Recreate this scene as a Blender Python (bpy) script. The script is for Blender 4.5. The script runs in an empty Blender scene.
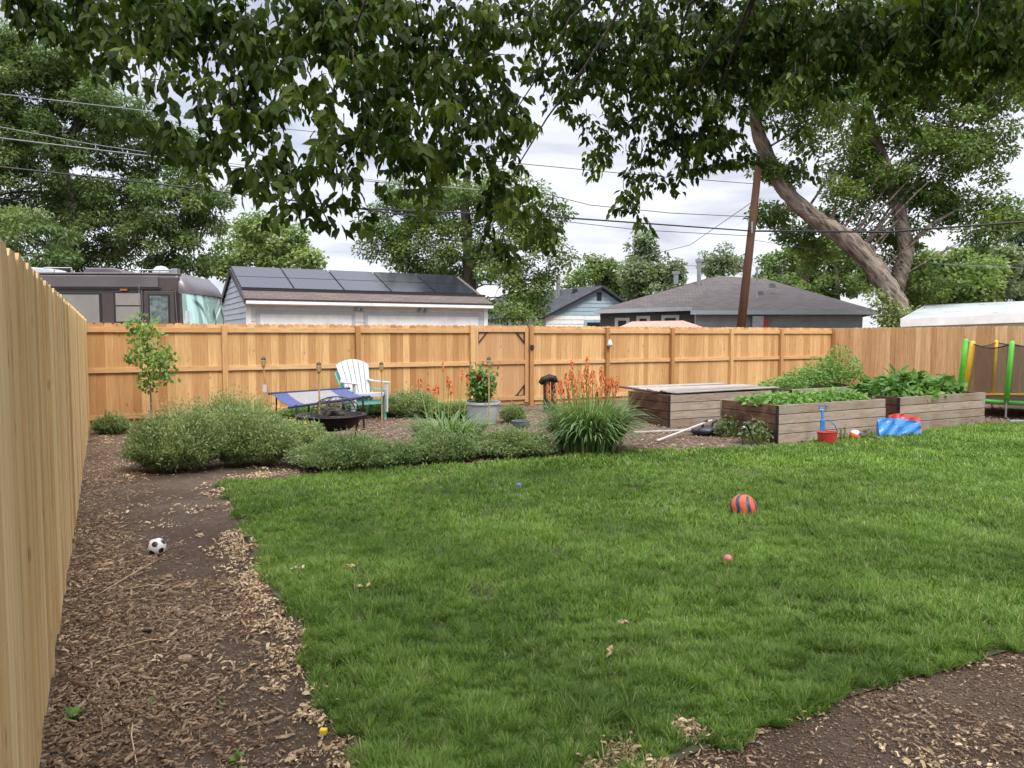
import bpy, math, random
import numpy as np
from mathutils import Vector, Matrix
random.seed(7)
rng = np.random.default_rng(11)
R = math.radians
scene = bpy.context.scene
COL = scene.collection

# ------------------------------------------------------------------ camera
F = 760.0; CX = 512; CY = 384; CAMZ = 1.6; PITCH = math.atan(48/760)
cam_d = bpy.data.cameras.new('camera'); cam = bpy.data.objects.new('camera', cam_d); COL.objects.link(cam)
cam.location = (0, 0, CAMZ); cam.rotation_euler = (R(90)-PITCH, 0, 0)
cam_d.sensor_width = 36; cam_d.lens = F*36/1024; cam_d.clip_start = 0.05; cam_d.clip_end = 2000
scene.camera = cam
cp, sp_ = math.cos(PITCH), math.sin(PITCH)
def ray(px, py):
    x = (px-CX)/F; y = -(py-CY)/F
    return Vector((x, cp + y*sp_, -sp_ + y*cp))
def P(px, py, D):
    d = ray(px, py); return Vector((0, 0, CAMZ)) + d*(D/d.y)
def G(px, py, z=0.0):
    d = ray(px, py); t = (z-CAMZ)/d.z; return Vector((0, 0, CAMZ)) + d*t
def W(px, D): return px*D/F

# ------------------------------------------------------------------ world and light
SUN_EL, SUN_AZ = 52, 150   # azimuth clockwise from +Y
world = bpy.data.worlds.new('World'); scene.world = world; world.use_nodes = True
nt = world.node_tree; nt.nodes.clear(); N = nt.nodes.new; L = nt.links.new
def nod(tree, t, **kw):
    n = tree.nodes.new(t)
    for k, v in kw.items():
        if k.startswith('i_'): n.inputs[k[2:].replace('_', ' ')].default_value = v
        else: setattr(n, k, v)
    return n
sky = N('ShaderNodeTexSky'); sky.sky_type = 'NISHITA'; sky.sun_disc = False
sky.sun_elevation = R(SUN_EL); sky.sun_rotation = R(SUN_AZ)
b1 = N('ShaderNodeBackground'); b1.inputs[1].default_value = 0.13; L(sky.outputs[0], b1.inputs[0])
tc = N('ShaderNodeTexCoord'); sep = N('ShaderNodeSeparateXYZ'); L(tc.outputs['Generated'], sep.inputs[0])
def mth(tree, op, a, b=None, c=None):
    n = tree.nodes.new('ShaderNodeMath'); n.operation = op
    for i, v in enumerate((a, b, c)):
        if v is None: continue
        if isinstance(v, (int, float)): n.inputs[i].default_value = v
        else: tree.links.new(v, n.inputs[i])
    return n.outputs[0]
zz = mth(nt, 'MAXIMUM', mth(nt, 'ADD', sep.outputs[2], 0.14), 0.05)
cb = N('ShaderNodeCombineXYZ'); L(mth(nt, 'DIVIDE', sep.outputs[0], zz), cb.inputs[0]); L(mth(nt, 'DIVIDE', sep.outputs[1], zz), cb.inputs[1])
n1 = nod(nt, 'ShaderNodeTexNoise', i_Scale=0.9, i_Detail=7.0, i_Roughness=0.55, i_Distortion=0.4); L(cb.outputs[0], n1.inputs['Vector'])
n2 = nod(nt, 'ShaderNodeTexNoise', i_Scale=0.33, i_Detail=3.0, i_Roughness=0.5); L(cb.outputs[0], n2.inputs['Vector'])
cr = N('ShaderNodeValToRGB'); L(mth(nt, 'ADD', mth(nt, 'MULTIPLY', n1.outputs[0], 0.65), mth(nt, 'MULTIPLY', n2.outputs[0], 0.35)), cr.inputs[0])
e = cr.color_ramp.elements; e[0].position = 0.41; e[0].color = (0.35, 0.365, 0.43, 1); e[1].position = 0.62; e[1].color = (0.77, 0.78, 0.82, 1)
m_ = cr.color_ramp.elements.new(0.5); m_.color = (0.59, 0.60, 0.66, 1)
zen = mth(nt, 'MULTIPLY_ADD', mth(nt, 'SMOOTH_MIN', mth(nt, 'MAXIMUM', mth(nt, 'SUBTRACT', sep.outputs[2], 0.40), 0.0), 0.5, 0.05), 5.8, 0.98)
b2 = N('ShaderNodeBackground'); L(cr.outputs[0], b2.inputs[0]); L(zen, b2.inputs[1])
mx = N('ShaderNodeMixShader')
gapf = N('ShaderNodeMapRange'); gapf.inputs[1].default_value = 0.40; gapf.inputs[2].default_value = 0.60; gapf.inputs[3].default_value = 0.8; gapf.inputs[4].default_value = 1.0
L(n2.outputs[0], gapf.inputs[0]); L(gapf.outputs[0], mx.inputs[0])
L(b1.outputs[0], mx.inputs[1]); L(b2.outputs[0], mx.inputs[2])
wo = N('ShaderNodeOutputWorld'); L(mx.outputs[0], wo.inputs[0])
ld = bpy.data.lights.new('sun', 'SUN'); ld.energy = 1.5; ld.angle = R(18); ld.color = (1, 0.95, 0.87)
sun = bpy.data.objects.new('sun', ld); COL.objects.link(sun)
sd = Vector((math.sin(R(SUN_AZ))*math.cos(R(SUN_EL)), math.cos(R(SUN_AZ))*math.cos(R(SUN_EL)), math.sin(R(SUN_EL))))
sun.rotation_euler = sd.to_track_quat('Z', 'Y').to_euler(); sun.location = (0, -5, 12)
vs = scene.view_settings; vs.view_transform = 'Standard'; vs.look = 'None'; vs.exposure = 0.74; vs.gamma = 1
scene.cycles.max_bounces = 6; scene.cycles.transparent_max_bounces = 12
scene.cycles.diffuse_bounces = 3; scene.cycles.glossy_bounces = 2; scene.cycles.transmission_bounces = 4
scene.cycles.sample_clamp_indirect = 6

# ------------------------------------------------------------------ materials
def new_mat(name):
    m = bpy.data.materials.new(name); m.use_nodes = True
    t = m.node_tree; t.nodes.clear()
    o = t.nodes.new('ShaderNodeOutputMaterial'); b = t.nodes.new('ShaderNodeBsdfPrincipled')
    t.links.new(b.outputs[0], o.inputs[0]); return m, t, b, o
def mixc(t, f, a, b, mode='MIX'):
    n = t.nodes.new('ShaderNodeMix'); n.data_type = 'RGBA'; n.blend_type = mode
    for i, v in ((0, f), (6, a), (7, b)):
        if isinstance(v, (int, float)): n.inputs[i].default_value = v
        elif isinstance(v, tuple): n.inputs[i].default_value = (*v[:3], 1)
        else: t.links.new(v, n.inputs[i])
    return n.outputs[2]
def ocoord(t, scale=(1, 1, 1), off=None, kind='Object'):
    c = t.nodes.new('ShaderNodeTexCoord'); mp = t.nodes.new('ShaderNodeMapping')
    t.links.new(c.outputs[kind], mp.inputs[0]); mp.inputs['Scale'].default_value = scale
    if off is not None: t.links.new(off, mp.inputs['Location'])
    return mp.outputs[0]
def noise(t, vec, scale, detail=4, rough=0.55, dist=0.0):
    n = nod(t, 'ShaderNodeTexNoise', i_Scale=scale, i_Detail=float(detail), i_Roughness=rough, i_Distortion=dist)
    t.links.new(vec, n.inputs['Vector']); return n.outputs[0]
def rampf(t, v, a, b, c=0.0, d=1.0):
    n = t.nodes.new('ShaderNodeMapRange'); t.links.new(v, n.inputs[0])
    for i, q in enumerate((a, b, c, d)): n.inputs[i+1].default_value = q
    return n.outputs[0]
def bump(t, b, h, s, dist=0.01):
    n = t.nodes.new('ShaderNodeBump'); n.inputs['Strength'].default_value = s; n.inputs['Distance'].default_value = dist
    t.links.new(h, n.inputs['Height']); t.links.new(n.outputs[0], b.inputs['Normal'])
def attr(t, name='tint'):
    n = t.nodes.new('ShaderNodeAttribute'); n.attribute_name = name; return n.outputs['Fac']
MATS = {}
def plain(name, col, rough=0.6, var=0.12, scale=6.0, metal=0.0, bmp=0.15, dirt=None, spec=0.5):
    if name in MATS: return MATS[name]
    m, t, b, o = new_mat(name); v = ocoord(t)
    n = noise(t, v, scale, 5); n2_ = noise(t, v, scale*9, 3)
    c2 = tuple(max(0, c*(1-2.2*var)) for c in col); c1 = tuple(min(1, c*(1+var)) for c in col)
    c = mixc(t, rampf(t, n, 0.3, 0.7), c1, c2)
    if dirt: c = mixc(t, rampf(t, noise(t, v, scale*0.6, 6, .65), 0.5, 0.75, 0, .6), c, dirt)
    t.links.new(c, b.inputs['Base Color'])
    t.links.new(rampf(t, n2_, 0.2, 0.8, rough*.85, min(1, rough*1.15)), b.inputs['Roughness'])
    b.inputs['Metallic'].default_value = metal; b.inputs['Specular IOR Level'].default_value = spec
    if bmp: bump(t, b, n2_, bmp, 0.004)
    MATS[name] = m; return m
def wood(name, c_lo, c_hi, c_dark, axis='z', gscale=34, knots=0.5, rough=0.75, stain=None, greyed=None):
    m, t, b, o = new_mat(name); tn = attr(t)
    cmb = t.nodes.new('ShaderNodeCombineXYZ')
    for i in range(3): t.links.new(mth(t, 'MULTIPLY', tn, 37.0+i*11), cmb.inputs[i])
    st = {'z': (1, 1, .05), 'x': (.05, 1, 1), 'h': (.12, .12, 1)}[axis]
    v = ocoord(t, st, cmb.outputs[0])
    g = noise(t, v, gscale, 6, .62, .6); g2 = noise(t, v, gscale*3.2, 3, .6)
    c = mixc(t, tn, c_lo, c_hi)
    c = mixc(t, rampf(t, g, .38, .72), c, mixc(t, .55, c, c_dark))
    c = mixc(t, rampf(t, g2, .45, .75, 0, .35), c, c_dark)
    if knots:
        vk = ocoord(t, {'z': (1, 1, .55), 'x': (.55, 1, 1), 'h': (.6, .6, 1)}[axis], cmb.outputs[0])
        vo = nod(t, 'ShaderNodeTexVoronoi', i_Scale=5.5); t.links.new(vk, vo.inputs['Vector'])
        c = mixc(t, rampf(t, vo.outputs['Distance'], .05, .13, knots, 0), c, tuple(x*.4 for x in c_dark))
    if stain:
        sv = ocoord(t); s = noise(t, sv, 2.6, 4, .6, .5); c = mixc(t, rampf(t, s, .42, .62, 0, .85), c, stain)
    if greyed:
        sv = ocoord(t, (1, 1, 1)); s = noise(t, sv, 1.7, 5, .6); c = mixc(t, rampf(t, s, .4, .65, 0, .7), c, greyed)
    t.links.new(c, b.inputs['Base Color']); b.inputs['Roughness'].default_value = rough; b.inputs['Specular IOR Level'].default_value = .25
    bump(t, b, mth(t, 'ADD', g, mth(t, 'MULTIPLY', g2, .5)), .35, .004)
    return m
def leafmat(name, ca, cb_, trans=0.3, rough=0.5, spec=0.3, cc=None, patch=0.0):
    m, t, b, o = new_mat(name); tn = attr(t)
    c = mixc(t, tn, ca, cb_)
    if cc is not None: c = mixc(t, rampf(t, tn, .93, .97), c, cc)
    if patch:
        v = ocoord(t, kind='Object'); c = mixc(t, rampf(t, noise(t, v, patch, 4), .4, .66, 0, .6), c, tuple(x*.62 for x in ca))
    t.links.new(c, b.inputs['Base Color']); b.inputs['Roughness'].default_value = rough; b.inputs['Specular IOR Level'].default_value = spec
    if trans:
        tr = t.nodes.new('ShaderNodeBsdfTranslucent'); t.links.new(mixc(t, 1.0, c, (1.25, 1.35, .55), 'MULTIPLY'), tr.inputs[0])
        ms = t.nodes.new('ShaderNodeMixShader'); ms.inputs[0].default_value = trans
        t.links.new(b.outputs[0], ms.inputs[1]); t.links.new(tr.outputs[0], ms.inputs[2]); t.links.new(ms.outputs[0], o.inputs[0])
    return m

M = {}
M['cedar_back'] = wood('cedar_back', (.38, .185, .065), (.72, .46, .21), (.28, .125, .042), 'z', 30, .55)
M['cedar_rail'] = wood('cedar_rail', (.54, .32, .14), (.68, .44, .22), (.34, .16, .06), 'h', 30, .3)
M['cedar_left'] = wood('cedar_left', (.54, .35, .14), (.80, .60, .32), (.36, .21, .08), 'z', 20, .6)
M['cedar_right'] = wood('cedar_right', (.56, .31, .135), (.86, .58, .30), (.24, .10, .035), 'z', 30, .45)
M['cedar_gate'] = wood('cedar_gate', (.48, .27, .12), (.62, .38, .19), (.36, .19, .08), 'z', 34, .5)
M['bed_front'] = wood('bed_front', (.23, .17, .12), (.42, .34, .26), (.10, .06, .035), 'h', 24, .6, greyed=(.30, .265, .23))
M['bed_end'] = wood('bed_end', (.10, .05, .028), (.20, .115, .065), (.035, .018, .012), 'h', 22, .6, stain=(.05, .022, .014))  # dark brown stain, plus some shade of the left ends in the colour
M['board_grey'] = wood('board_grey', (.24, .215, .19), (.38, .35, .31), (.16, .13, .11), 'h', 26, .3)
M['pole_wood'] = wood('pole_wood', (.085, .038, .02), (.11, .05, .027), (.035, .018, .01), 'z', 22, .2)
M['bamboo'] = plain('bamboo', (.42, .27, .12), .5, .15, 9)
M['black_metal'] = plain('black_metal', (.018, .018, .02), .45, .2)
M['rust_metal'] = plain('rust_metal', (.03, .026, .024), .6, .2, 8, .6, .2, (.12, .05, .03))
M['black_plastic'] = plain('black_plastic', (.02, .021, .024), .4, .2)
M['white_plastic'] = plain('white_plastic', (.50, .52, .55), .38, .05, 5, 0, .05, (.55, .54, .5))
M['teal_plastic'] = plain('teal_plastic', (.18, .50, .43), .4, .08, 5, 0, .05)
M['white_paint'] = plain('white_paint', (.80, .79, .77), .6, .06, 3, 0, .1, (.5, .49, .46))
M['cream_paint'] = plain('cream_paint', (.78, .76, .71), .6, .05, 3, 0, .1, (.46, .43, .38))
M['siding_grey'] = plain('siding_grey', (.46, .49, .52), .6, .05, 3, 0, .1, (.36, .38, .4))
M['blue_siding'] = plain('blue_siding', (.33, .44, .50), .6, .05, 3)
M['dark_siding'] = plain('dark_siding', (.11, .112, .105), .6, .08, 3)
M['grey_siding'] = plain('grey_siding', (.30, .31, .315), .6, .08, 3)
M['glass_dark'] = plain('glass_dark', (.03, .035, .04), .08, .1, 3, 0, 0)
M['rv_brown'] = plain('rv_brown', (.062, .048, .045), .32, .06, 2, 0, .03, (.12, .10, .095))
M['rv_silver'] = plain('rv_silver', (.14, .125, .13), .35, .08, 2, .3, .03)
M['rv_stripe'] = plain('rv_stripe', (.07, .055, .06), .35, .08, 2)
M['rv_trim'] = plain('rv_trim', (.02, .018, .018), .4, .1)
M['blind_glass'] = plain('blind_glass', (.24, .225, .20), .16, .06, 2, 0, 0)
M['curtain_glass'] = plain('curtain_glass', (.16, .20, .195), .14, .3, 9, 0, 0)
M['roof_white'] = plain('roof_white', (.68, .69, .70), .45, .06, 3)
M['fabric_blue'] = plain('fabric_blue', (.065, .08, .20), .8, .1, 20)
M['fabric_grey'] = plain('fabric_grey', (.25, .24, .235), .85, .08, 20)
M['navy'] = plain('navy', (.02, .03, .09), .6, .2)
M['red_plastic'] = plain('red_plastic', (.50, .05, .04), .35, .08)
M['blue_plastic'] = plain('blue_plastic', (.03, .19, .50), .35, .1)
M['green_foam'] = plain('green_foam', (.10, .48, .04), .5, .1, 6, 0, .1)
M['yellow_foam'] = plain('yellow_foam', (.72, .42, .02), .5, .1, 6, 0, .1)
M['galv'] = plain('galv', (.42, .43, .44), .35, .1, 5, .8)
M['pot_grey'] = plain('pot_grey', (.36, .40, .39), .6, .12, 6)
M['pot_dark'] = plain('pot_dark', (.10, .13, .13), .6, .12, 6)
M['soil'] = plain('soil', (.055, .036, .024), .95, .3, 12, 0, .8)
M['stone'] = plain('stone', (.34, .26, .20), .8, .2, 10, 0, .6)
M['orange_ball'] = plain('orange_ball', (.66, .12, .035), .55, .12, 14, 0, .2, (.42, .16, .08))
M['navy_ball'] = plain('navy_ball', (.02, .05, .13), .45, .1)
M['white_ball'] = plain('white_ball', (.74, .72, .70), .4, .05, 12, 0, .1, (.5, .42, .36))
M['black_ball'] = plain('black_ball', (.02, .02, .022), .4, .1)
M['pink_ball'] = plain('pink_ball', (.45, .12, .12), .5, .15, 20)
M['blue_small'] = plain('blue_small', (.07, .11, .22), .5, .2, 20)
M['pinkish_canvas'] = plain('pinkish_canvas', (.52, .28, .21), .8, .1, 5, 0, .2, (.36, .16, .11))
M['pvc'] = plain('pvc', (.46, .43, .39), .5, .1)
M['orange_lens'] = plain('orange_lens', (.4, .1, .02), .3, .1)
M['wire_dark'] = plain('wire_dark', (.02, .02, .022), .6, .1)
M['wire_light'] = plain('wire_light', (.20, .21, .22), .5, .1)
M['yellow_plastic'] = plain('yellow_plastic', (.75, .55, .04), .4, .1)
M['lime'] = plain('lime', (.25, .45, .1), .5, .1)
M['flower_orange'] = leafmat('flower_orange', (.50, .09, .03), (.70, .24, .07), .2)
M['flower_red'] = leafmat('flower_red', (.22, .012, .012), (.34, .03, .02), .2)
M['stem_green'] = leafmat('stem_green', (.12, .20, .04), (.20, .28, .06), .1)
M['grass'] = leafmat('grass', (.064, .138, .018), (.245, .375, .078), .3, .5, .2, (.46, .42, .23), patch=.9)
M['sage'] = leafmat('sage', (.13, .195, .07), (.33, .38, .18), .3)
M['sage_pale'] = leafmat('sage_pale', (.115, .18, .07), (.27, .33, .155), .3)
M['strap'] = leafmat('strap', (.075, .15, .045), (.25, .34, .14), .25)
M['sapling_leaf'] = leafmat('sapling_leaf', (.09, .19, .035), (.22, .33, .08), .35)
M['rose_leaf'] = leafmat('rose_leaf', (.045, .12, .02), (.14, .24, .05), .25, .3)
M['veg'] = leafmat('veg', (.055, .15, .025), (.19, .33, .08), .3)
M['veg_dark'] = leafmat('veg_dark', (.045, .125, .025), (.14, .25, .06), .25)
M['weed'] = leafmat('weed', (.06, .09, .03), (.13, .16, .06), .2)
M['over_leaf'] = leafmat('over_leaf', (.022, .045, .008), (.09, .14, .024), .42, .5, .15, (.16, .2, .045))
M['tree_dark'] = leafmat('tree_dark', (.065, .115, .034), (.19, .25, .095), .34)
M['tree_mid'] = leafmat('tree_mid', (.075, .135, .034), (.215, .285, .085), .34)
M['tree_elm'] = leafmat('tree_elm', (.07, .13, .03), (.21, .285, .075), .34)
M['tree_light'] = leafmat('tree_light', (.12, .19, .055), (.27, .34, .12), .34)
M['tree_far'] = leafmat('tree_far', (.13, .175, .095), (.20, .265, .12), .3)
M['tree_yellow'] = leafmat('tree_yellow', (.16, .23, .06), (.32, .36, .15), .3)
M['conifer'] = leafmat('conifer', (.05, .09, .045), (.10, .145, .075), .15)

def bark(name, a, b_, sc=9, lean=0):
    m, t, b, o = new_mat(name); v = ocoord(t, (1, 1, .22))
    if lean:
        c_ = t.nodes.new('ShaderNodeTexCoord'); vr = t.nodes.new('ShaderNodeVectorRotate'); vr.rotation_type = 'Y_AXIS'; vr.inputs['Angle'].default_value = lean
        mp = t.nodes.new('ShaderNodeMapping'); mp.inputs['Scale'].default_value = (1, 1, .16); t.links.new(c_.outputs['Object'], vr.inputs[0]); t.links.new(vr.outputs[0], mp.inputs[0]); v = mp.outputs[0]
    g = noise(t, v, sc, 7, .68, .8); vo = nod(t, 'ShaderNodeTexVoronoi', i_Scale=sc*1.3); t.links.new(v, vo.inputs['Vector'])
    h = mth(t, 'ADD', g, mth(t, 'MULTIPLY', vo.outputs['Distance'], .6))
    t.links.new(mixc(t, rampf(t, h, .5, 1.0), a, b_), b.inputs['Base Color']); b.inputs['Roughness'].default_value = .9
    bump(t, b, h, 1.0, .10); return m
M['bark_elm'] = bark('bark_elm', (.05, .04, .032), (.33, .27, .21), 7, R(42))
M['bark_dark'] = bark('bark_dark', (.035, .028, .022), (.12, .10, .08))
M['bark_pale'] = bark('bark_pale', (.12, .10, .08), (.34, .29, .24))

def shingles(name, a, b_, sx=3.2, sy=7):
    m, t, b, o = new_mat(name); v = ocoord(t, (1, 1, 1), kind='UV')
    br = nod(t, 'ShaderNodeTexBrick', i_Scale=1.0, i_Mortar_Size=.012, i_Brick_Width=.32, i_Row_Height=.14)
    br.inputs['Color1'].default_value = (*a, 1); br.inputs['Color2'].default_value = (*b_, 1); br.inputs['Mortar'].default_value = (*[x*.6 for x in a], 1)
    t.links.new(v, br.inputs['Vector'])
    n = noise(t, ocoord(t), 1.3, 5); n3 = noise(t, ocoord(t), 30, 3)
    c = mixc(t, rampf(t, n, .35, .65, 0, .35), br.outputs[0], tuple(x*.7 for x in a))
    c = mixc(t, rampf(t, n3, .35, .7, 0, .3), c, tuple(min(1, x*1.5) for x in b_))
    t.links.new(c, b.inputs['Base Color']); b.inputs['Roughness'].default_value = .95
    bump(t, b, br.outputs['Fac'], .4, .01); b.inputs['Specular IOR Level'].default_value = .2
    return m
M['shingle_brown'] = shingles('shingle_brown', (.105, .085, .075), (.155, .125, .11))
M['shingle_grey'] = shingles('shingle_grey', (.105, .09, .085), (.16, .14, .132))
M['shingle_dark'] = shingles('shingle_dark', (.045, .047, .055), (.075, .078, .088))

def solar():
    m, t, b, o = new_mat('solar'); v = ocoord(t, kind='UV')
    br = nod(t, 'ShaderNodeTexBrick', i_Scale=1.0, i_Mortar_Size=.004, i_Brick_Width=.16, i_Row_Height=.16); br.offset = 0
    br.inputs['Color1'].default_value = (.012, .013, .022, 1); br.inputs['Color2'].default_value = (.015, .016, .026, 1); br.inputs['Mortar'].default_value = (.05, .05, .06, 1)
    t.links.new(v, br.inputs['Vector']); t.links.new(br.outputs[0], b.inputs['Base Color'])
    b.inputs['Roughness'].default_value = .16; b.inputs['Specular IOR Level'].default_value = .55
    return m
M['solar'] = solar()
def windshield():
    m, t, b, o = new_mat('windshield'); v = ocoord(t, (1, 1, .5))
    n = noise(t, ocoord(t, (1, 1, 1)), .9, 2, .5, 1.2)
    c = mixc(t, rampf(t, n, .46, .5), (.50, .72, .67), (.10, .19, .18))  # pale and dark patches put highlights into the glass colour
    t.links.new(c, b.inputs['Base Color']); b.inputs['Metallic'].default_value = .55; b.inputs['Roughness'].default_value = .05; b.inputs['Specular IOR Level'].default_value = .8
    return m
M['windshield'] = windshield()
def netmat():
    m, t, b, o = new_mat('net'); b.inputs['Base Color'].default_value = (.02, .02, .02, 1)
    tr = t.nodes.new('ShaderNodeBsdfTransparent'); ms = t.nodes.new('ShaderNodeMixShader')
    ck = nod(t, 'ShaderNodeTexChecker', i_Scale=120.0); t.links.new(ocoord(t), ck.inputs[0])
    t.links.new(rampf(t, ck.outputs['Fac'], 0, 1, .42, .55), ms.inputs[0])
    t.links.new(tr.outputs[0], ms.inputs[1]); t.links.new(b.outputs[0], ms.inputs[2]); t.links.new(ms.outputs[0], o.inputs[0])
    return m
M['net'] = netmat()
def metalroof():
    m, t, b, o = new_mat('metal_roof'); v = ocoord(t, kind='UV')
    wv = nod(t, 'ShaderNodeTexWave', i_Scale=1.6, i_Distortion=0.0); wv.bands_direction = 'Y'; t.links.new(v, wv.inputs[0])
    n = noise(t, ocoord(t), .8, 5); n3 = noise(t, ocoord(t, (1, 1, 1)), 2.2, 5, .6)
    c = mixc(t, rampf(t, n, .4, .65), (.50, .52, .53), (.36, .40, .39)); c = mixc(t, rampf(t, n3, .64, .68), c, (.10, .09, .08))
    t.links.new(c, b.inputs['Base Color']); b.inputs['Roughness'].default_value = .5
    bump(t, b, wv.outputs['Fac'], .4, .03); return m
M['metal_roof'] = metalroof()
def chipmat(name, a, b_, dark):
    m, t, b, o = new_mat(name); tn = attr(t)
    c = mixc(t, tn, a, b_); n = noise(t, ocoord(t), 60, 3); c = mixc(t, rampf(t, n, .4, .7, 0, .5), c, dark)
    t.links.new(c, b.inputs['Base Color']); b.inputs['Roughness'].default_value = .9; b.inputs['Specular IOR Level'].default_value = .2
    return m
M['chips'] = chipmat('chips', (.13, .075, .045), (.56, .41, .27), (.07, .042, .028))
M['chips_tan'] = chipmat('chips_tan', (.17, .11, .075), (.40, .29, .21), (.10, .06, .04))
M['straw'] = chipmat('straw', (.42, .30, .17), (.78, .62, .42), (.26, .17, .09))
def groundmat():
    m, t, b, o = new_mat('ground_soil'); v = ocoord(t)
    n = noise(t, v, .9, 6, .6, .3); n4 = noise(t, v, 8, 6, .7); n5 = noise(t, v, 70, 5, .7)
    c = mixc(t, rampf(t, n, .38, .62), (.115, .078, .055), (.215, .165, .125))
    c = mixc(t, rampf(t, n4, .35, .7, 0, .7), c, (.09, .057, .038))
    vo = nod(t, 'ShaderNodeTexVoronoi', i_Scale=55.0); t.links.new(ocoord(t, (1, 1.6, 1)), vo.inputs['Vector'])
    c = mixc(t, rampf(t, vo.outputs['Distance'], .12, .34, .55, 0), c, (.25, .175, .12))
    c = mixc(t, rampf(t, n5, .5, .75, 0, .6), c, (.04, .025, .018))
    t.links.new(c, b.inputs['Base Color']); b.inputs['Roughness'].default_value = .95; b.inputs['Specular IOR Level'].default_value = .2
    bump(t, b, mth(t, 'ADD', mth(t, 'MULTIPLY', n4, 1.2), n5), 1.0, .03); return m
M['ground'] = groundmat()
def lawnsoil():
    m, t, b, o = new_mat('lawn_thatch'); v = ocoord(t)
    n = noise(t, v, 25, 5, .7); c = mixc(t, rampf(t, n, .35, .65), (.04, .045, .018), (.10, .085, .045))
    t.links.new(c, b.inputs['Base Color']); b.inputs['Roughness'].default_value = 1.0; bump(t, b, n, .8, .02); return m
M['lawn_soil'] = lawnsoil()
M['gravel'] = plain('gravel', (.24, .195, .165), .9, .35, 30, 0, 1.0)

# ------------------------------------------------------------------ object helpers
def loc_of(o):
    v = Vector((0, 0, 0))
    while o is not None: v += o.location; o = o.parent
    return v
def tag(o, label=None, cat=None, group=None, kind=None):
    if label: o['label'] = label
    if cat: o['category'] = cat
    if group: o['group'] = group
    if kind: o['kind'] = kind
    return o
def thing(name, label, cat, loc=(0, 0, 0), group=None):
    o = bpy.data.objects.new(name, None); COL.objects.link(o); o.location = loc; o.empty_display_size = .2
    return tag(o, label, cat, group)
def link(name, me, parent, base):
    o = bpy.data.objects.new(name, me); COL.objects.link(o)
    if parent is not None: o.parent = parent
    else: o.location = base
    return o
def children(o): return [c for c in bpy.data.objects if c.parent == o]
def copy_tree(o, parent=None, loc=None, rz=None, sc=None):
    c = o.copy(); COL.objects.link(c); c.parent = parent
    if loc is not None: c.location = loc
    if rz is not None: c.rotation_euler.z = rz
    if sc is not None: c.scale = (sc, sc, sc)
    for ch in children(o): copy_tree(ch, c)
    return c
ICO = {}
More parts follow.
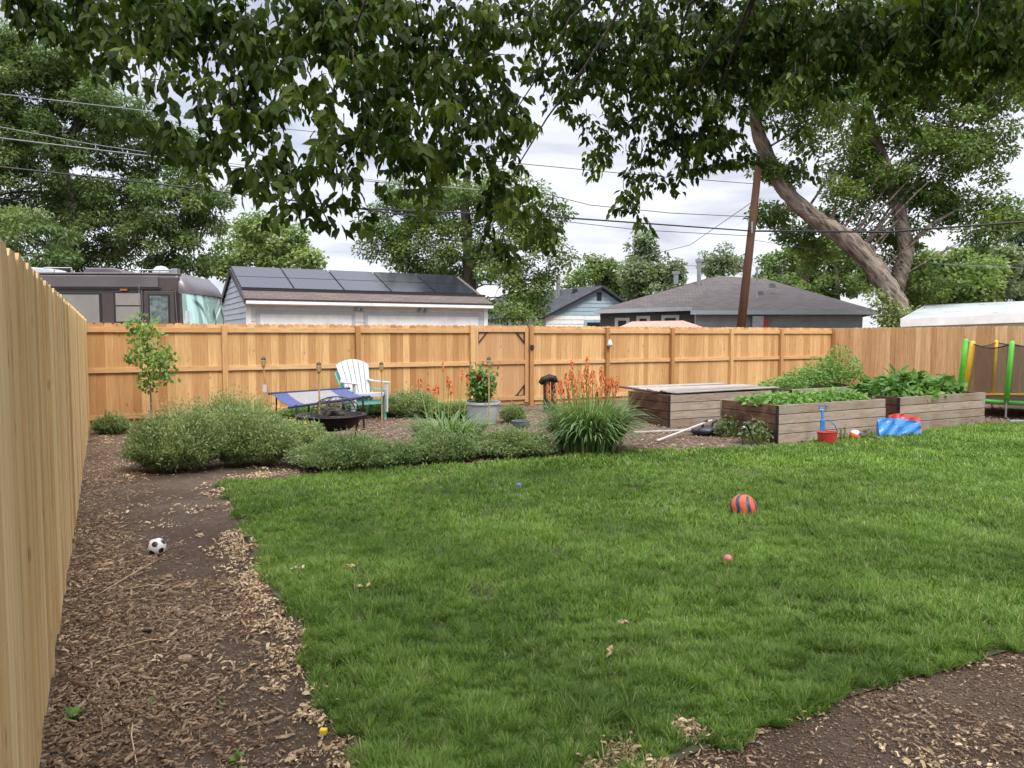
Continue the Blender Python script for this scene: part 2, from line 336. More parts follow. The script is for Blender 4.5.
class MB:
    def __init__(s): s.v = []; s.f = []; s.mi = []; s.t = []; s.uv = {}; s.m = Matrix.Identity(4)
    def add(s, vs_, fs, t=0.5, mi=0, uvs=None):
        n = len(s.v)
        for p in vs_: s.v.append(tuple(s.m @ Vector(p))); s.t.append(t)
        for k, f in enumerate(fs):
            if uvs is not None: s.uv[len(s.f)] = uvs[k]
            s.f.append(tuple(i+n for i in f)); s.mi.append(mi)
    def frame(s, O, u):   # local x along horizontal u, y = left of u, z up
        u = Vector((u[0], u[1], 0)).normalized(); w = Vector((-u.y, u.x, 0))
        s.m = Matrix(((u.x, w.x, 0, O[0]), (u.y, w.y, 0, O[1]), (0, 0, 1, O[2] if len(O) > 2 else 0), (0, 0, 0, 1))); return s
    def box(s, x0, x1, y0, y1, z0, z1, t=.5, mi=0):
        s.add([(x0, y0, z0), (x1, y0, z0), (x1, y1, z0), (x0, y1, z0), (x0, y0, z1), (x1, y0, z1), (x1, y1, z1), (x0, y1, z1)],
              [(0, 3, 2, 1), (4, 5, 6, 7), (0, 1, 5, 4), (1, 2, 6, 5), (2, 3, 7, 6), (3, 0, 4, 7)], t, mi)
    def bar(s, a, b, w, h, t=.5, up=(0, 0, 1), mi=0):
        a, b = Vector(a), Vector(b); d = (b-a).normalized(); up = Vector(up)
        if abs(d.dot(up)) > .95: up = Vector((1, 0, 0))
        x = d.cross(up).normalized(); y = x.cross(d).normalized()
        q = [a-x*w/2-y*h/2, a+x*w/2-y*h/2, a+x*w/2+y*h/2, a-x*w/2+y*h/2]; q += [p+(b-a) for p in q]
        s.add(q, [(3, 2, 1, 0), (4, 5, 6, 7), (0, 1, 5, 4), (1, 2, 6, 5), (2, 3, 7, 6), (3, 0, 4, 7)], t, mi)
    def tube(s, pts, rad, n=8, t=.5, cap=True, mi=0):
        pts = [Vector(p) for p in pts]; k = len(pts)
        if isinstance(rad, (int, float)): rad = [rad]*k
        x = None; vs_ = []
        for i in range(k):
            d = (pts[min(i+1, k-1)]-pts[max(i-1, 0)]).normalized()
            if x is None: x = d.orthogonal().normalized()
            x = (x - d*x.dot(d)); x = x.normalized() if x.length > 1e-6 else d.orthogonal().normalized()
            y = d.cross(x)
            for j in range(n):
                a = 2*math.pi*j/n; vs_.append(pts[i]+(x*math.cos(a)+y*math.sin(a))*rad[i])
        fs = [(i*n+j, i*n+(j+1) % n, (i+1)*n+(j+1) % n, (i+1)*n+j) for i in range(k-1) for j in range(n)]
        if cap: fs += [tuple(range(n))[::-1], tuple(range((k-1)*n, k*n))]
        s.add(vs_, fs, t, mi)
    def lathe(s, c, prof, n=20, t=.5, mi=0, sx=1, sy=1):
        vs_ = []; c = Vector(c)
        for (r, z) in prof:
            for j in range(n): a = 2*math.pi*j/n; vs_.append(c+Vector((r*math.cos(a)*sx, r*math.sin(a)*sy, z)))
        k = len(prof); fs = [(i*n+j, i*n+(j+1) % n, (i+1)*n+(j+1) % n, (i+1)*n+j) for i in range(k-1) for j in range(n)]
        if prof[0][0] > 1e-5: fs.append(tuple(range(n))[::-1])
        if prof[-1][0] > 1e-5: fs.append(tuple(range((k-1)*n, k*n)))
        s.add(vs_, fs, t, mi)
    def prism(s, poly, y0, y1, t=.5, mi=0):    # poly in local x,z extruded along local y
        n = len(poly); vs_ = [(x, y0, z) for x, z in poly]+[(x, y1, z) for x, z in poly]
        s.add(vs_, [tuple(range(n)), tuple(range(n, 2*n))[::-1]]+[(i, i+n, (i+1) % n+n, (i+1) % n) for i in range(n)], t, mi)
    def slab(s, q, th, t=.5, mi=0):            # quad or polygon with thickness downward along its normal, uv in metres
        q = [Vector(p) for p in q]; n = (q[1]-q[0]).cross(q[2]-q[0]).normalized()
        if n.z < 0: q.reverse(); n = -n
        u = (q[1]-q[0]).normalized(); 
        if abs(u.z) > .2 and len(q) > 3: u = (q[2]-q[1]).normalized()
        w = n.cross(u); k = len(q); o = q[0]
        uv = [((p-o).dot(u), (p-o).dot(w)) for p in q]
        vs_ = q+[p-n*th for p in q]
        fs = [tuple(range(k)), tuple(range(k, 2*k))[::-1]]+[(i, i+k, (i+1) % k+k, (i+1) % k) for i in range(k)]
        s.add(vs_, fs, t, mi, [uv, uv[::-1]]+[[(0, 0)]*4]*k)
    def ball(s, c, r, fn=None, sub=3, t=.5, sc=(1, 1, 1)):
        if sub not in ICO:
            import bmesh
            bm = bmesh.new(); bmesh.ops.create_icosphere(bm, subdivisions=sub, radius=1)
            ICO[sub] = ([v.co.copy() for v in bm.verts], [tuple(v.index for v in f.verts) for f in bm.faces]); bm.free()
        vv, ff = ICO[sub]; n = len(s.v)
        for p in vv: s.v.append(tuple(s.m @ (Vector(c)+Vector((p.x*sc[0], p.y*sc[1], p.z*sc[2]))*r))); s.t.append(t)
        for f in ff:
            ce = sum((vv[i] for i in f), Vector())/3
            s.f.append(tuple(i+n for i in f)); s.mi.append(fn(ce.normalized()) if fn else 0)
    def build(s, name, mat, parent=None, base=None, smooth=False, bevel=0):
        if base is None: base = loc_of(parent) if parent is not None else Vector((0, 0, 0))
        base = Vector((base[0], base[1], base[2] if len(base) > 2 else 0)); b = loc_of(parent) if parent is not None else base
        me = bpy.data.meshes.new(name); me.from_pydata([tuple(Vector(p)-b) for p in s.v], [], s.f); 
        mats = mat if isinstance(mat, (list, tuple)) else [mat]
        for m in mats: me.materials.append(M[m] if isinstance(m, str) else m)
        if len(mats) > 1: me.polygons.foreach_set('material_index', s.mi)
        a = me.attributes.new('tint', 'FLOAT', 'POINT'); a.data.foreach_set('value', s.t)
        if s.uv:
            ul = me.uv_layers.new(name='UVMap')
            for fi, uv in s.uv.items():
                for li, q in zip(me.polygons[fi].loop_indices, uv): ul.data[li].uv = q
        if smooth: me.polygons.foreach_set('use_smooth', [True]*len(me.polygons))
        me.update(); o = link(name, me, parent, base)
        if bevel:
            md = o.modifiers.new('bevel', 'BEVEL'); md.width = bevel; md.segments = 2; md.limit_method = 'ANGLE'
        return o

# numpy foliage ----------------------------------------------------
TPL = {
 'rhomb': (np.array([[0, 0, 0], [.45, .5, .06], [1, 0, -.05], [.45, -.5, .06]]), [(0, 1, 2, 3)]),
 'leaf': (np.array([[0, 0, 0], [.22, .42, .05], [.55, .46, .04], [1, 0, -.16], [.55, -.46, .04], [.22, -.42, .05], [.5, 0, -.02]]),
          [(0, 6, 1), (1, 6, 2), (2, 6, 3), (3, 6, 4), (4, 6, 5), (5, 6, 0)]),
 'lobed': (np.array([[0, 0, 0], [.12, .34, .04], [.38, .52, .05], [.42, .34, .03], [.66, .40, 0], [1, 0, -.2], [.66, -.40, 0], [.42, -.34, .03], [.38, -.52, .05], [.12, -.34, .04], [.45, 0, -.03]]),
          [(0, 10, 1), (1, 10, 3, 2), (3, 10, 5, 4), (5, 10, 7, 6), (7, 10, 9, 8), (9, 10, 0)]),
 'blade': (np.array([[0, -.5, 0], [0, .5, 0], [.42, -.42, .03], [.42, .42, .03], [.78, -.26, .13], [.78, .26, .13], [1, 0, .27]]),
           [(0, 2, 3, 1), (2, 4, 5, 3), (4, 6, 5)]),
 'blade2': (np.array([[0, -.5, 0], [0, .5, 0], [.6, -.38, .06], [.6, .38, .06], [1, 0, .22]]), [(0, 2, 3, 1), (2, 4, 3)]),
 'arch': (np.array([[0, -.5, 0], [0, .5, 0], [.3, -.5, .01], [.3, .5, .01], [.58, -.45, .07], [.58, .45, .07], [.8, -.34, .22], [.8, .34, .22], [.9, -.2, .42], [.9, .2, .42], [.9, 0, .62]]),
          [(0, 2, 3, 1), (2, 4, 5, 3), (4, 6, 7, 5), (6, 8, 9, 7), (8, 10, 9)]),
 'chip': (np.array([[0, -.5, 0], [0, .4, 0], [1, .5, 0], [.9, -.5, 0], [.05, -.45, .16], [.02, .35, .16], [.95, .4, .16], [.85, -.4, .16]]),
          [(4, 7, 6, 5), (0, 3, 7, 4), (3, 2, 6, 7), (2, 1, 5, 6), (1, 0, 4, 5)]),
 'curl': (np.array([[0, -.4, 0], [0, .4, .1], [.35, -.5, .28], [.35, .5, .16], [.7, -.5, .2], [.7, .45, .36], [1, -.1, .05], [1, .2, .2]]),
          [(0, 2, 3, 1), (2, 4, 5, 3), (4, 6, 7, 5)]),
}
def norm(a): return a/np.maximum(np.linalg.norm(a, axis=1, keepdims=True), 1e-9)
def rand_unit(n): return norm(rng.normal(size=(n, 3)))
class Fol:
    def __init__(s): s.V = []; s.Fc = []; s.T = []; s.n = 0
    def add(s, tpl, pos, ax, nr, ln, wd, tint):
        if len(pos) == 0: return
        T, fs = TPL[tpl]; n = len(pos); ax = norm(ax); side = norm(np.cross(ax, nr)); nn = np.cross(side, ax)
        ln = np.broadcast_to(ln, (n,))[:, None, None]; wd = np.broadcast_to(wd, (n,))[:, None, None]
        v = pos[:, None, :]+ax[:, None, :]*T[None, :, 0:1]*ln+side[:, None, :]*T[None, :, 1:2]*wd+nn[:, None, :]*T[None, :, 2:3]*ln
        k = len(T); s.V.append(v.reshape(-1, 3)); s.T.append(np.repeat(np.broadcast_to(tint, (n,)), k))
        off = s.n+np.arange(n)*k
        for f in fs: s.Fc.append((off[:, None]+np.array(f)[None, :]))
        s.n += n*k
    def build(s, name, mat, parent=None, base=(0, 0, 0)):
        b = loc_of(parent) if parent is not None else Vector((base[0], base[1], base[2]))
        V = np.concatenate(s.V)-np.array(b)[None, :]; T = np.clip(np.concatenate(s.T), 0, 1)
        tot = np.concatenate([np.full(len(f), f.shape[1]) for f in s.Fc]); idx = np.concatenate([f.reshape(-1) for f in s.Fc])
        me = bpy.data.meshes.new(name); me.vertices.add(len(V)); me.vertices.foreach_set('co', V.astype(np.float32).reshape(-1))
        me.loops.add(len(idx)); me.loops.foreach_set('vertex_index', idx.astype(np.int32))
        me.polygons.add(len(tot)); st = np.concatenate([[0], np.cumsum(tot)[:-1]]); me.polygons.foreach_set('loop_start', st.astype(np.int32))
        me.update(calc_edges=True); a = me.attributes.new('tint', 'FLOAT', 'POINT'); a.data.foreach_set('value', T.astype(np.float32))
        me.materials.append(M[mat] if isinstance(mat, str) else mat); me.validate()
        return link(name, me, parent, b)

def vnoise(x, y, s, seed=0):     # cheap smooth value noise
    r = np.random.default_rng(seed).random((64, 64)); x = np.asarray(x)*s+1000; y = np.asarray(y)*s+1000
    xi = np.floor(x).astype(int); yi = np.floor(y).astype(int); fx = x-xi; fy = y-yi; fx = fx*fx*(3-2*fx); fy = fy*fy*(3-2*fy)
    g = lambda a, b: r[a % 64, b % 64]
    return (g(xi, yi)*(1-fx)+g(xi+1, yi)*fx)*(1-fy)+(g(xi, yi+1)*(1-fx)+g(xi+1, yi+1)*fx)*fy
def inside(poly, x, y):
    c = np.zeros(len(x), bool); n = len(poly)
    for i in range(n):
        x0, y0 = poly[i]; x1, y1 = poly[(i+1) % n]
        k = ((y0 > y) != (y1 > y)) & (x < (x1-x0)*(y-y0)/((y1-y0) if y1 != y0 else 1e-9)+x0); c ^= k
    return c

# ------------------------------------------------------------------ ground, lawn, mulch
A_ = G(88.8, 428); L0 = G(35, 768); FP = (A_-L0).normalized(); FD = Vector((FP.y, -FP.x, 0))
def FB(s, out=0.0, z=0.0): p = A_+FD*s-FP*out; p.z = z; return p       # along the back fence
def s_at(px):
    d = ray(px, 336); d = Vector((d.x, d.y)); a = Vector((A_.x, A_.y)); f = Vector((FD.x, FD.y))
    # a + s f = t d
    det = f.x*(-d.y)-f.y*(-d.x); return ((-a.x)*(-d.y)-(-a.y)*(-d.x))/det
g = MB(); n_ = 60
g.add([(-400, -400, 0), (400, -400, 0), (400, 700, 0), (-400, 700, 0)], [(0, 1, 2, 3)])
go = g.build('ground', 'ground'); tag(go, kind='structure')

lawn_px = [(218, 484), (232, 505), (243, 530), (262, 575), (290, 625), (312, 665), (335, 715), (362, 775)]
lawn_edge = [G(*p) for p in lawn_px]
right_px = [(640, 810), (668, 772), (690, 757), (716, 748), (760, 728), (840, 702), (900, 684), (960, 664), (1030, 648), (1120, 632)]
back_px = [(1200, 412), (1024, 419), (985, 424.5), (890, 436.5), (780, 447.5), (700, 451), (640, 452), (560, 459), (480, 465), (400, 470), (330, 475), (270, 481)]
lawn_poly = [(p.x, p.y) for p in lawn_edge]+[(-0.2, 1.6), (0.2, 1.6)]+[(G(*p).x, G(*p).y) for p in right_px]+[(12, 3.5), (14, 9)]+[(G(*p).x, G(*p).y) for p in back_px]
lm = MB(); lm.add([(x, y, .012) for x, y in lawn_poly], [tuple(range(len(lawn_poly)))])
lo = lm.build('lawn_soil', 'lawn_soil'); tag(lo, kind='structure')

def sample_lawn(n, y0, y1, poly=lawn_poly, fov=True, margin=.72):
    X = []; Y = []; got = 0
    xs = [p[0] for p in poly]; 
    while got < n:
        y = rng.uniform(y0, y1, n*2); xm = margin*y+.3; x = rng.uniform(-1, 1, n*2)*xm
        k = inside(poly, x+(vnoise(x, y, 7, 3)-.5)*.14, y+(vnoise(x, y, 7, 4)-.5)*.14); X.append(x[k]); Y.append(y[k]); got += k.sum()
        if k.sum() == 0: break
    return np.concatenate(X)[:n], np.concatenate(Y)[:n]
gf = Fol()
bare = np.array([[G(622, 757).x, G(622, 757).y, .085], [G(596, 778).x, G(596, 778).y, .09], [G(688, 736).x, G(688, 736).y, .075], [G(655, 776).x, G(655, 776).y, .06]])
for (n, y0, y1, wd, hl, tp) in ((270000, 2.3, 4.0, .0036, .050, 'blade'), (260000, 4.0, 6.2, .0046, .050, 'blade'), (190000, 6.2, 9.0, .0075, .050, 'blade2'), (110000, 9.0, 13.6, .013, .055, 'blade2')):
    x, y = sample_lawn(n, y0, y1)
    # pull towards tuft centres
    q_ = .066; ix = np.floor(x/q_).astype(int); iy = np.floor(y/q_).astype(int); hx = np.modf(np.abs(np.sin(ix*12.9898+iy*78.233)*43758.5453))[0]; hy = np.modf(np.abs(np.sin(ix*39.346+iy*11.135)*24634.634))[0]; hz_ = np.modf(np.abs(np.sin(ix*73.156+iy*52.235)*9412.31))[0]
    cx = (ix+.2+.6*hx)*q_; cy = (iy+.2+.6*hy)*q_; kk = (rng.random(len(x)) < .65)&(hz_ > .3); x = np.where(kk, x+(cx-x)*.5, x); y = np.where(kk, y+(cy-y)*.5, y)
    ox = np.where(kk, (x-cx)/.024, 0); oy = np.where(kk, (y-cy)/.024, 0)
    keep = np.ones(len(x), bool)
    for b in bare:
        d = np.hypot(x-b[0], y-b[1])/b[2]; keep &= ~((d < 1) & (rng.random(len(x)) < .93))
    hn = .42+.3*vnoise(x, y, 1.7, 8)+.55*vnoise(x, y, 6, 9)+.5*vnoise(x, y, 15, 19)
    thin = vnoise(x, y, 9.5, 12)*.6+vnoise(x, y, 4, 13)*.4; keep &= ~((thin < .36) & (rng.random(len(x)) < .7))
    hn = hn*np.where(kk, .85+.55*hz_, .8); x, y, hn, ox, oy, hz_ = x[keep], y[keep], hn[keep], ox[keep], oy[keep], hz_[keep]; m = len(x)
    ang = rng.uniform(0, 6.283, m); tilt = np.abs(rng.normal(.55, .45, m)); flow = vnoise(x, y, 4.6, 10)*6.283*2.5
    dx = np.cos(ang)*tilt+np.cos(flow)*.2+ox*.55; dy = np.sin(ang)*tilt+np.sin(flow)*.2+oy*.55
    ax = np.stack([dx, dy, np.ones(m)], 1); nr = np.stack([-np.cos(ang), -np.sin(ang), -.05*np.ones(m)], 1)
    nr = norm(np.stack([-dx, -dy, np.full(m, .0)], 1)+rng.normal(0, .15, (m, 3)))
    tint = .06+.3*vnoise(x, y, .8, 20)+.3*vnoise(x, y, 3, 21)+.12*vnoise(x, y, 11, 22)+.3*hz_+rng.normal(0, .24, m); tint = np.clip(tint, 0, .92)
    dry = rng.random(m) < .03+.03*(y < 3.8)+.05*(vnoise(x, y, 2.5, 23) > .72); tint = np.where(dry, 1.0, tint)
    gf.add(tp, np.stack([x, y, np.full(m, .008)], 1), ax, -nr, hl*hn*rng.uniform(.6, 1.25, m), wd*rng.uniform(.7, 1.3, m), tint)
go = gf.build('lawn_grass', 'grass'); tag(go, 'short green lawn grass filling the middle of the yard', 'grass', kind='stuff')

# mulch strips
left_strip = [(L0.x-.0, L0.y-1.2), (L0.x, L0.y), (A_.x, A_.y)] + [(FB(3).x, FB(3).y), (G(300, 476).x, G(300, 476).y)]+[(p.x, p.y) for p in lawn_edge]+[(-.4, 1.2)]
right_patch = [(G(590, 800).x, G(590, 800).y)]+[(G(p[0], p[1]-3).x, G(p[0], p[1]-3).y) for p in right_px[1:]]+[(6, 2), (1, 1.5)]
mid_area = [(G(p[0], p[1]).x, G(p[0], p[1]).y) for p in [(300, 474), (560, 464), (640, 456), (780, 452), (890, 442), (990, 430), (1100, 420)]]+[(FB(20).x, FB(20).y), (FB(2.5).x, FB(2.5).y)]
def scatter(poly, n, dens=None):
    xs = [p[0] for p in poly]; ys = [p[1] for p in poly]
    x = rng.uniform(min(xs), max(xs), n); y = rng.uniform(min(ys), max(ys), n); k = inside(poly, x, y)
    if dens is not None: k &= rng.random(n) < dens(x, y)
    return x[k], y[k]
def chips(f, x, y, l0, l1, wr, zz=.008, lift=.35, tpl='chip', th=1):
    m = len(x); a = rng.uniform(0, 6.283, m); ax = np.stack([np.cos(a), np.sin(a), rng.normal(0, lift*.5, m)], 1)
    nr = np.stack([rng.normal(0, lift, m), rng.normal(0, lift, m), np.ones(m)], 1); ln = l0+(l1-l0)*rng.random(m)**2.2
    f.add(tpl, np.stack([x, y, zz+rng.random(m)*.012], 1), ax, nr, ln, ln*wr*rng.uniform(.5, 1.6, m), np.clip(rng.beta(1.3, 2.2, m)+.1*rng.normal(size=m), 0, 1))
def dens_left(x, y):
    c = vnoise(x, y, 1.1, 31)*.6+vnoise(x, y, 4.7, 33)*.25+vnoise(x, y, 13, 34)*.15; e = vnoise(x, y, 3.3, 32)
    # distance to the fence plane: chips thicken towards the fence and the camera
    d = (x-A_.x)*FD.x+(y-A_.y)*FD.y
    return np.clip(.95-.75*np.clip((d-.4)/.5, 0, 1)*np.clip((c-.3)*6, 0, 1)-.35*(e > .6)-.35*((y > 4.3) & (d > .35) & (c > .4)), .04, 1)
cf = Fol()
near = [(q[0], q[1]) for q in left_strip]
x, y = scatter(left_strip, 900000, lambda x, y: dens_left(x, y)*np.clip(3.2/np.maximum(y, 2), 0, 1)**1.0); chips(cf, x, y, .005, .036, .2)
x, y = scatter(left_strip+[], 260000, lambda x, y: 1.0*(y < 7)); tt = len(x); a_ = rng.normal(size=(tt, 3)); sz = .003+.008*rng.random(tt)**2; cf.add('chip', np.stack([x, y, np.full(tt, .004)], 1), a_*np.array([1, 1, .3]), np.tile([0, 0, 1.], (tt, 1)), sz, sz*.8, rng.random(tt)**3*.5)
x, y = scatter(right_patch, 120000, lambda x, y: 1.0*(y < 5)); tt = len(x); a_ = rng.normal(size=(tt, 3)); sz = .003+.009*rng.random(tt)**2; cf.add('chip', np.stack([x, y, np.full(tt, .004)], 1), a_*np.array([1, 1, .3]), np.tile([0, 0, 1.], (tt, 1)), sz, sz*.8, rng.random(tt)**3*.5)
x, y = scatter(left_strip, 22000, lambda x, y: dens_left(x, y)*(y < 6)); chips(cf, x, y, .025, .09, .09, .012)
x, y = scatter(right_patch, 60000, lambda x, y: np.where(vnoise(x, y, 2.4, 41) > .5, .75, .08)); chips(cf, x, y, .004, .034, .22)
o = cf.build('bark_mulch', 'chips'); tag(o, 'brown bark chips covering the dirt strips around the lawn', 'mulch', kind='stuff')
cf = Fol(); x, y = scatter(mid_area, 60000); chips(cf, x, y, .02, .06, .4)
o = cf.build('wood_chips', 'chips_tan'); tag(o, 'pinkish tan wood chips on the ground between the raised beds', 'wood chips', kind='stuff')
# straw and dead leaves along the lawn edge
sf = Fol()
def along(pts, n, spread, bias=0):
    pts = [Vector((p[0], p[1], 0)) for p in pts]; seg = [(pts[i+1]-pts[i]).length for i in range(len(pts)-1)]; tot = sum(seg)
    o = []
    for _ in range(n):
        u = random.random()*tot; i = 0
        while i < len(seg)-1 and u > seg[i]: u -= seg[i]; i += 1
        d = (pts[i+1]-pts[i]).normalized(); nn = Vector((-d.y, d.x, 0)); o.append(pts[i]+d*u+nn*(random.gauss(0, spread)+bias))
    return np.array([[p.x, p.y] for p in o])
# clumped: first centres then pieces round them
def clumped(cs, k, s): return np.repeat(cs, k, 0)+rng.normal(0, s, (len(cs)*k, 2))
e1 = along([(p.x, p.y) for p in lawn_edge[2:]], 95, .055, -.08); pp = clumped(e1, 34, .03); chips(sf, pp[:, 0], pp[:, 1], .008, .04, .3, .016, .9, 'curl')
e1 = along([(p.x, p.y) for p in lawn_edge[:4]], 22, .08, -.13); pp = clumped(e1, 20, .04); chips(sf, pp[:, 0], pp[:, 1], .015, .05, .3, .012, .6, 'curl')
x, y = scatter(left_strip, 1500, lambda x, y: (vnoise(x, y, 1.3, 51) > .5)*1.0); pp = clumped(np.stack([x, y], 1), 14, .05); chips(sf, pp[:, 0], pp[:, 1], .012, .05, .25, .012, .4, 'curl')
x, y = scatter(right_patch, 420, lambda x, y: (vnoise(x, y, 2.1, 42) > .4)*1.0); pp = clumped(np.stack([x, y], 1), 20, .045); chips(sf, pp[:, 0], pp[:, 1], .008, .035, .4, .012, .6, 'curl')
for b in bare: pp = clumped(np.array([b[:2]]), 140, b[2]*.5); chips(sf, pp[:, 0], pp[:, 1], .02, .07, .05, .015, .6, 'curl')
e1 = along([(G(225, 480).x, G(225, 480).y), (G(300, 474).x, G(300, 474).y)], 24, .07, .0); pp = clumped(e1, 26, .06); chips(sf, pp[:, 0], pp[:, 1], .015, .07, .06, .015, .5, 'curl')
for (px, py) in ((363, 594), (625, 632), (302, 575), (350, 573), (612, 662)):
    q = G(px, py); pp = clumped(np.array([[q.x, q.y]]), 14, .018); chips(sf, pp[:, 0], pp[:, 1], .015, .04, .35, .045, .6, 'curl')
o = sf.build('dry_leaves', 'straw'); tag(o, 'pale dead leaves and straw lying along the lawn edge', 'dry leaves', kind='stuff')
# twigs in the strip
tb = MB()
for (a, b) in (((120, 592), (170, 588)), ((92, 600), (160, 560)), ((137, 768), (133, 722)), ((100, 655), (180, 640))):
    p, q = G(*a), G(*b); mid = (p+q)/2+Vector((random.uniform(-.03, .03), random.uniform(-.03, .03), 0))
    tb.tube([p+Vector((0, 0, .012)), mid+Vector((0, 0, .03)), q+Vector((0, 0, .012))], [.002, .003, .0015], 5)
o = tb.build('twigs', 'straw'); tag(o, 'thin dry twigs scattered over the bark strip', 'twigs', kind='stuff')

# weeds sprigs
def sprig(px, py, label, n=14, L=.05, mat='veg'):
    c = G(px, py); f = Fol(); pos = np.tile(np.array(c), (n, 1)); ax = norm(np.concatenate([rng.normal(0, .8, (n, 2)), rng.uniform(.2, .9, (n, 1))], 1))
    f.add('leaf', pos+ax*.01, ax, np.tile([0, 0, 1.], (n, 1))+rng.normal(0, .2, (n, 3)), L*rng.uniform(.6, 1.2, n), L*.6, rng.random(n))
    o = f.build('weed_sprig', mat, base=c); tag(o, label, 'weed', 'weed sprigs in the bare dirt')
sprig(74, 720, 'green weed sprig in the bark beside the left fence', 22, .055)
sprig(238, 762, 'bright green weed sprig at the bottom edge of the bark strip', 10, .04)
sprig(151, 708, 'pale grey-green leaf tuft lying in the middle of the bark', 8, .045, 'sage_pale')
sprig(222, 710, 'small green weed left of the straw line near the lawn', 8, .035)
sprig(407, 466+0, 'tiny weed tuft at the back lawn edge', 8, .04)

# ------------------------------------------------------------------ fences
def pickets(mb, O, u, s0, s1, h=1.83, w=.14, gap=.0012, y=0, jy=.0015, tfun=None, zb=.03, hj=.008):
    mb.frame(O, u); s = s0
    while s < s1-.02:
        ww = min(w, s1-s); e = .026; z1 = h+random.uniform(-hj, hj); zz_ = zb+random.uniform(-.01, .01)
        t = random.random() if tfun is None else tfun(); dy = random.uniform(-jy, jy); tw = random.uniform(-.001, .001)
        poly = [(s, zz_), (s+ww, zz_), (s+ww+tw, z1-e), (s+ww-e+tw, z1), (s+e+tw, z1), (s+tw, z1-e)]
        mb.prism(poly, y+dy, y+.016+dy, t); s += w+gap
posts_px = [224, 357, 471, 530, 606, 671, 730, 780, 832]
PS = [s_at(p) for p in posts_px]; gate0, gate1 = PS[2], PS[3]; SC = PS[-1]
bf = thing('wooden_fence', 'long new cedar fence with exposed rails running across the back of the yard', 'fence', FB(0))
m1 = MB(); pickets(m1, FB(0), FD, .0, gate0, tfun=lambda: random.betavariate(1.1, 1.1)); m1.build('pickets', 'cedar_back', bf)
m1 = MB(); pickets(m1, FB(0), FD, gate1, SC, tfun=lambda: .35+.65*random.random()); m1.build('pickets', 'cedar_back', bf)
edges = [0.0]+PS; PW = .095
for i in range(len(edges)-1):
    if i == 3: continue
    a = edges[i]+(PW/2 if i else 0); b = edges[i+1]-PW/2
    for z0, z1 in ((1.665, 1.76), (.955, 1.045), (.13, .22)):
        r = MB().frame(FB(0), FD); r.box(a, b, -.042, -.003, z0, z1, random.random()); r.build('rail', 'cedar_rail', bf, bevel=.003)
for i, s in enumerate(PS):
    p = MB().frame(FB(0), FD); p.box(s-PW/2, s+PW/2, -.10, -.004, 0, 1.80 if i not in (2, 3) else 1.84, random.random()); p.build('post', 'cedar_back', bf, bevel=.004)
gt = thing('wooden_gate', 'cedar gate with black corner brackets in the back fence', 'gate', FB(gate0))
m1 = MB(); pickets(m1, FB(0), FD, gate0+.06, gate1-.07, h=1.83, y=-.02, zb=.06); m1.build('pickets', 'cedar_gate', gt)
fr = MB().frame(FB(0), FD); a, b = gate0+.06, gate1-.07
for (x0, x1, z0, z1) in ((a, a+.09, .1, 1.78), (b-.09, b, .1, 1.78), (a+.09, b-.09, 1.69, 1.78), (a+.09, b-.09, .97, 1.06), (a+.09, b-.09, .16, .25)): fr.box(x0, x1, -.062, -.024, z0, z1, random.random())
fr.build('gate_frame', 'cedar_gate', gt, bevel=.003)
for (xx, z, sx, sz) in ((b-.09, 1.69, -1, -1), (a+.09, 1.69, 1, -1), (b-.09, .25, -1, 1)):
    k = MB().frame(FB(0), FD); k.box(min(xx, xx+sx*.02), max(xx, xx+sx*.02), -.05, -.02, min(z, z+sz*.25), max(z, z+sz*.25)); k.bar((xx+sx*.01, -.045, z+sz*.24), (xx+sx*.22, -.045, z), .02, .02); k.box(min(xx, xx+sx*.25), max(xx, xx+sx*.25), -.05, -.02, min(z, z+sz*.015), max(z, z+sz*.015)); k.build('corner_bracket', 'black_metal', gt)
k = MB().frame(FB(0), FD); k.box(gate1-.05, gate1+.03, -.13, -.1, 1.29, 1.40); k.tube([(gate1-.09, -.12, 1.35), (gate1+.05, -.12, 1.35)], .012, 6); k.build('latch', 'black_metal', gt, bevel=.004)

lf = thing('wooden_fence', 'tall pale cedar picket fence running along the left side of the photo', 'fence', A_)
m1 = MB(); lenL = (A_-L0).length+4.2
pickets(m1, A_, -FP, 0, lenL, h=1.885, w=.138, gap=.004, jy=.008, y=-.0, tfun=lambda: random.betavariate(.7, .7)); m1.build('pickets', 'cedar_left', lf)
for z0 in (.2, .95, 1.62):
    r = MB().frame(A_, -FP); r.box(0, lenL, -.044, -.006, z0, z0+.09, random.random()); r.build('rail', 'cedar_left', lf)
C_ = FB(SC)
rf = thing('wooden_fence', 'reddish cedar picket fence along the right side behind the trampoline', 'fence', C_)
m1 = MB(); pickets(m1, C_, -FP, 0.02, 14, h=1.83, y=-.02, gap=.003, jy=.006, tfun=lambda: random.betavariate(1.1, 1.1)); m1.build('pickets', 'cedar_right', rf)
for z0 in (.2, .95, 1.62):
    r = MB().frame(C_, -FP); r.box(0.03, 14, .004, .042, z0, z0+.09, random.random()); r.build('rail', 'cedar_right', rf)
# swap side check: pickets thickness goes to local +y

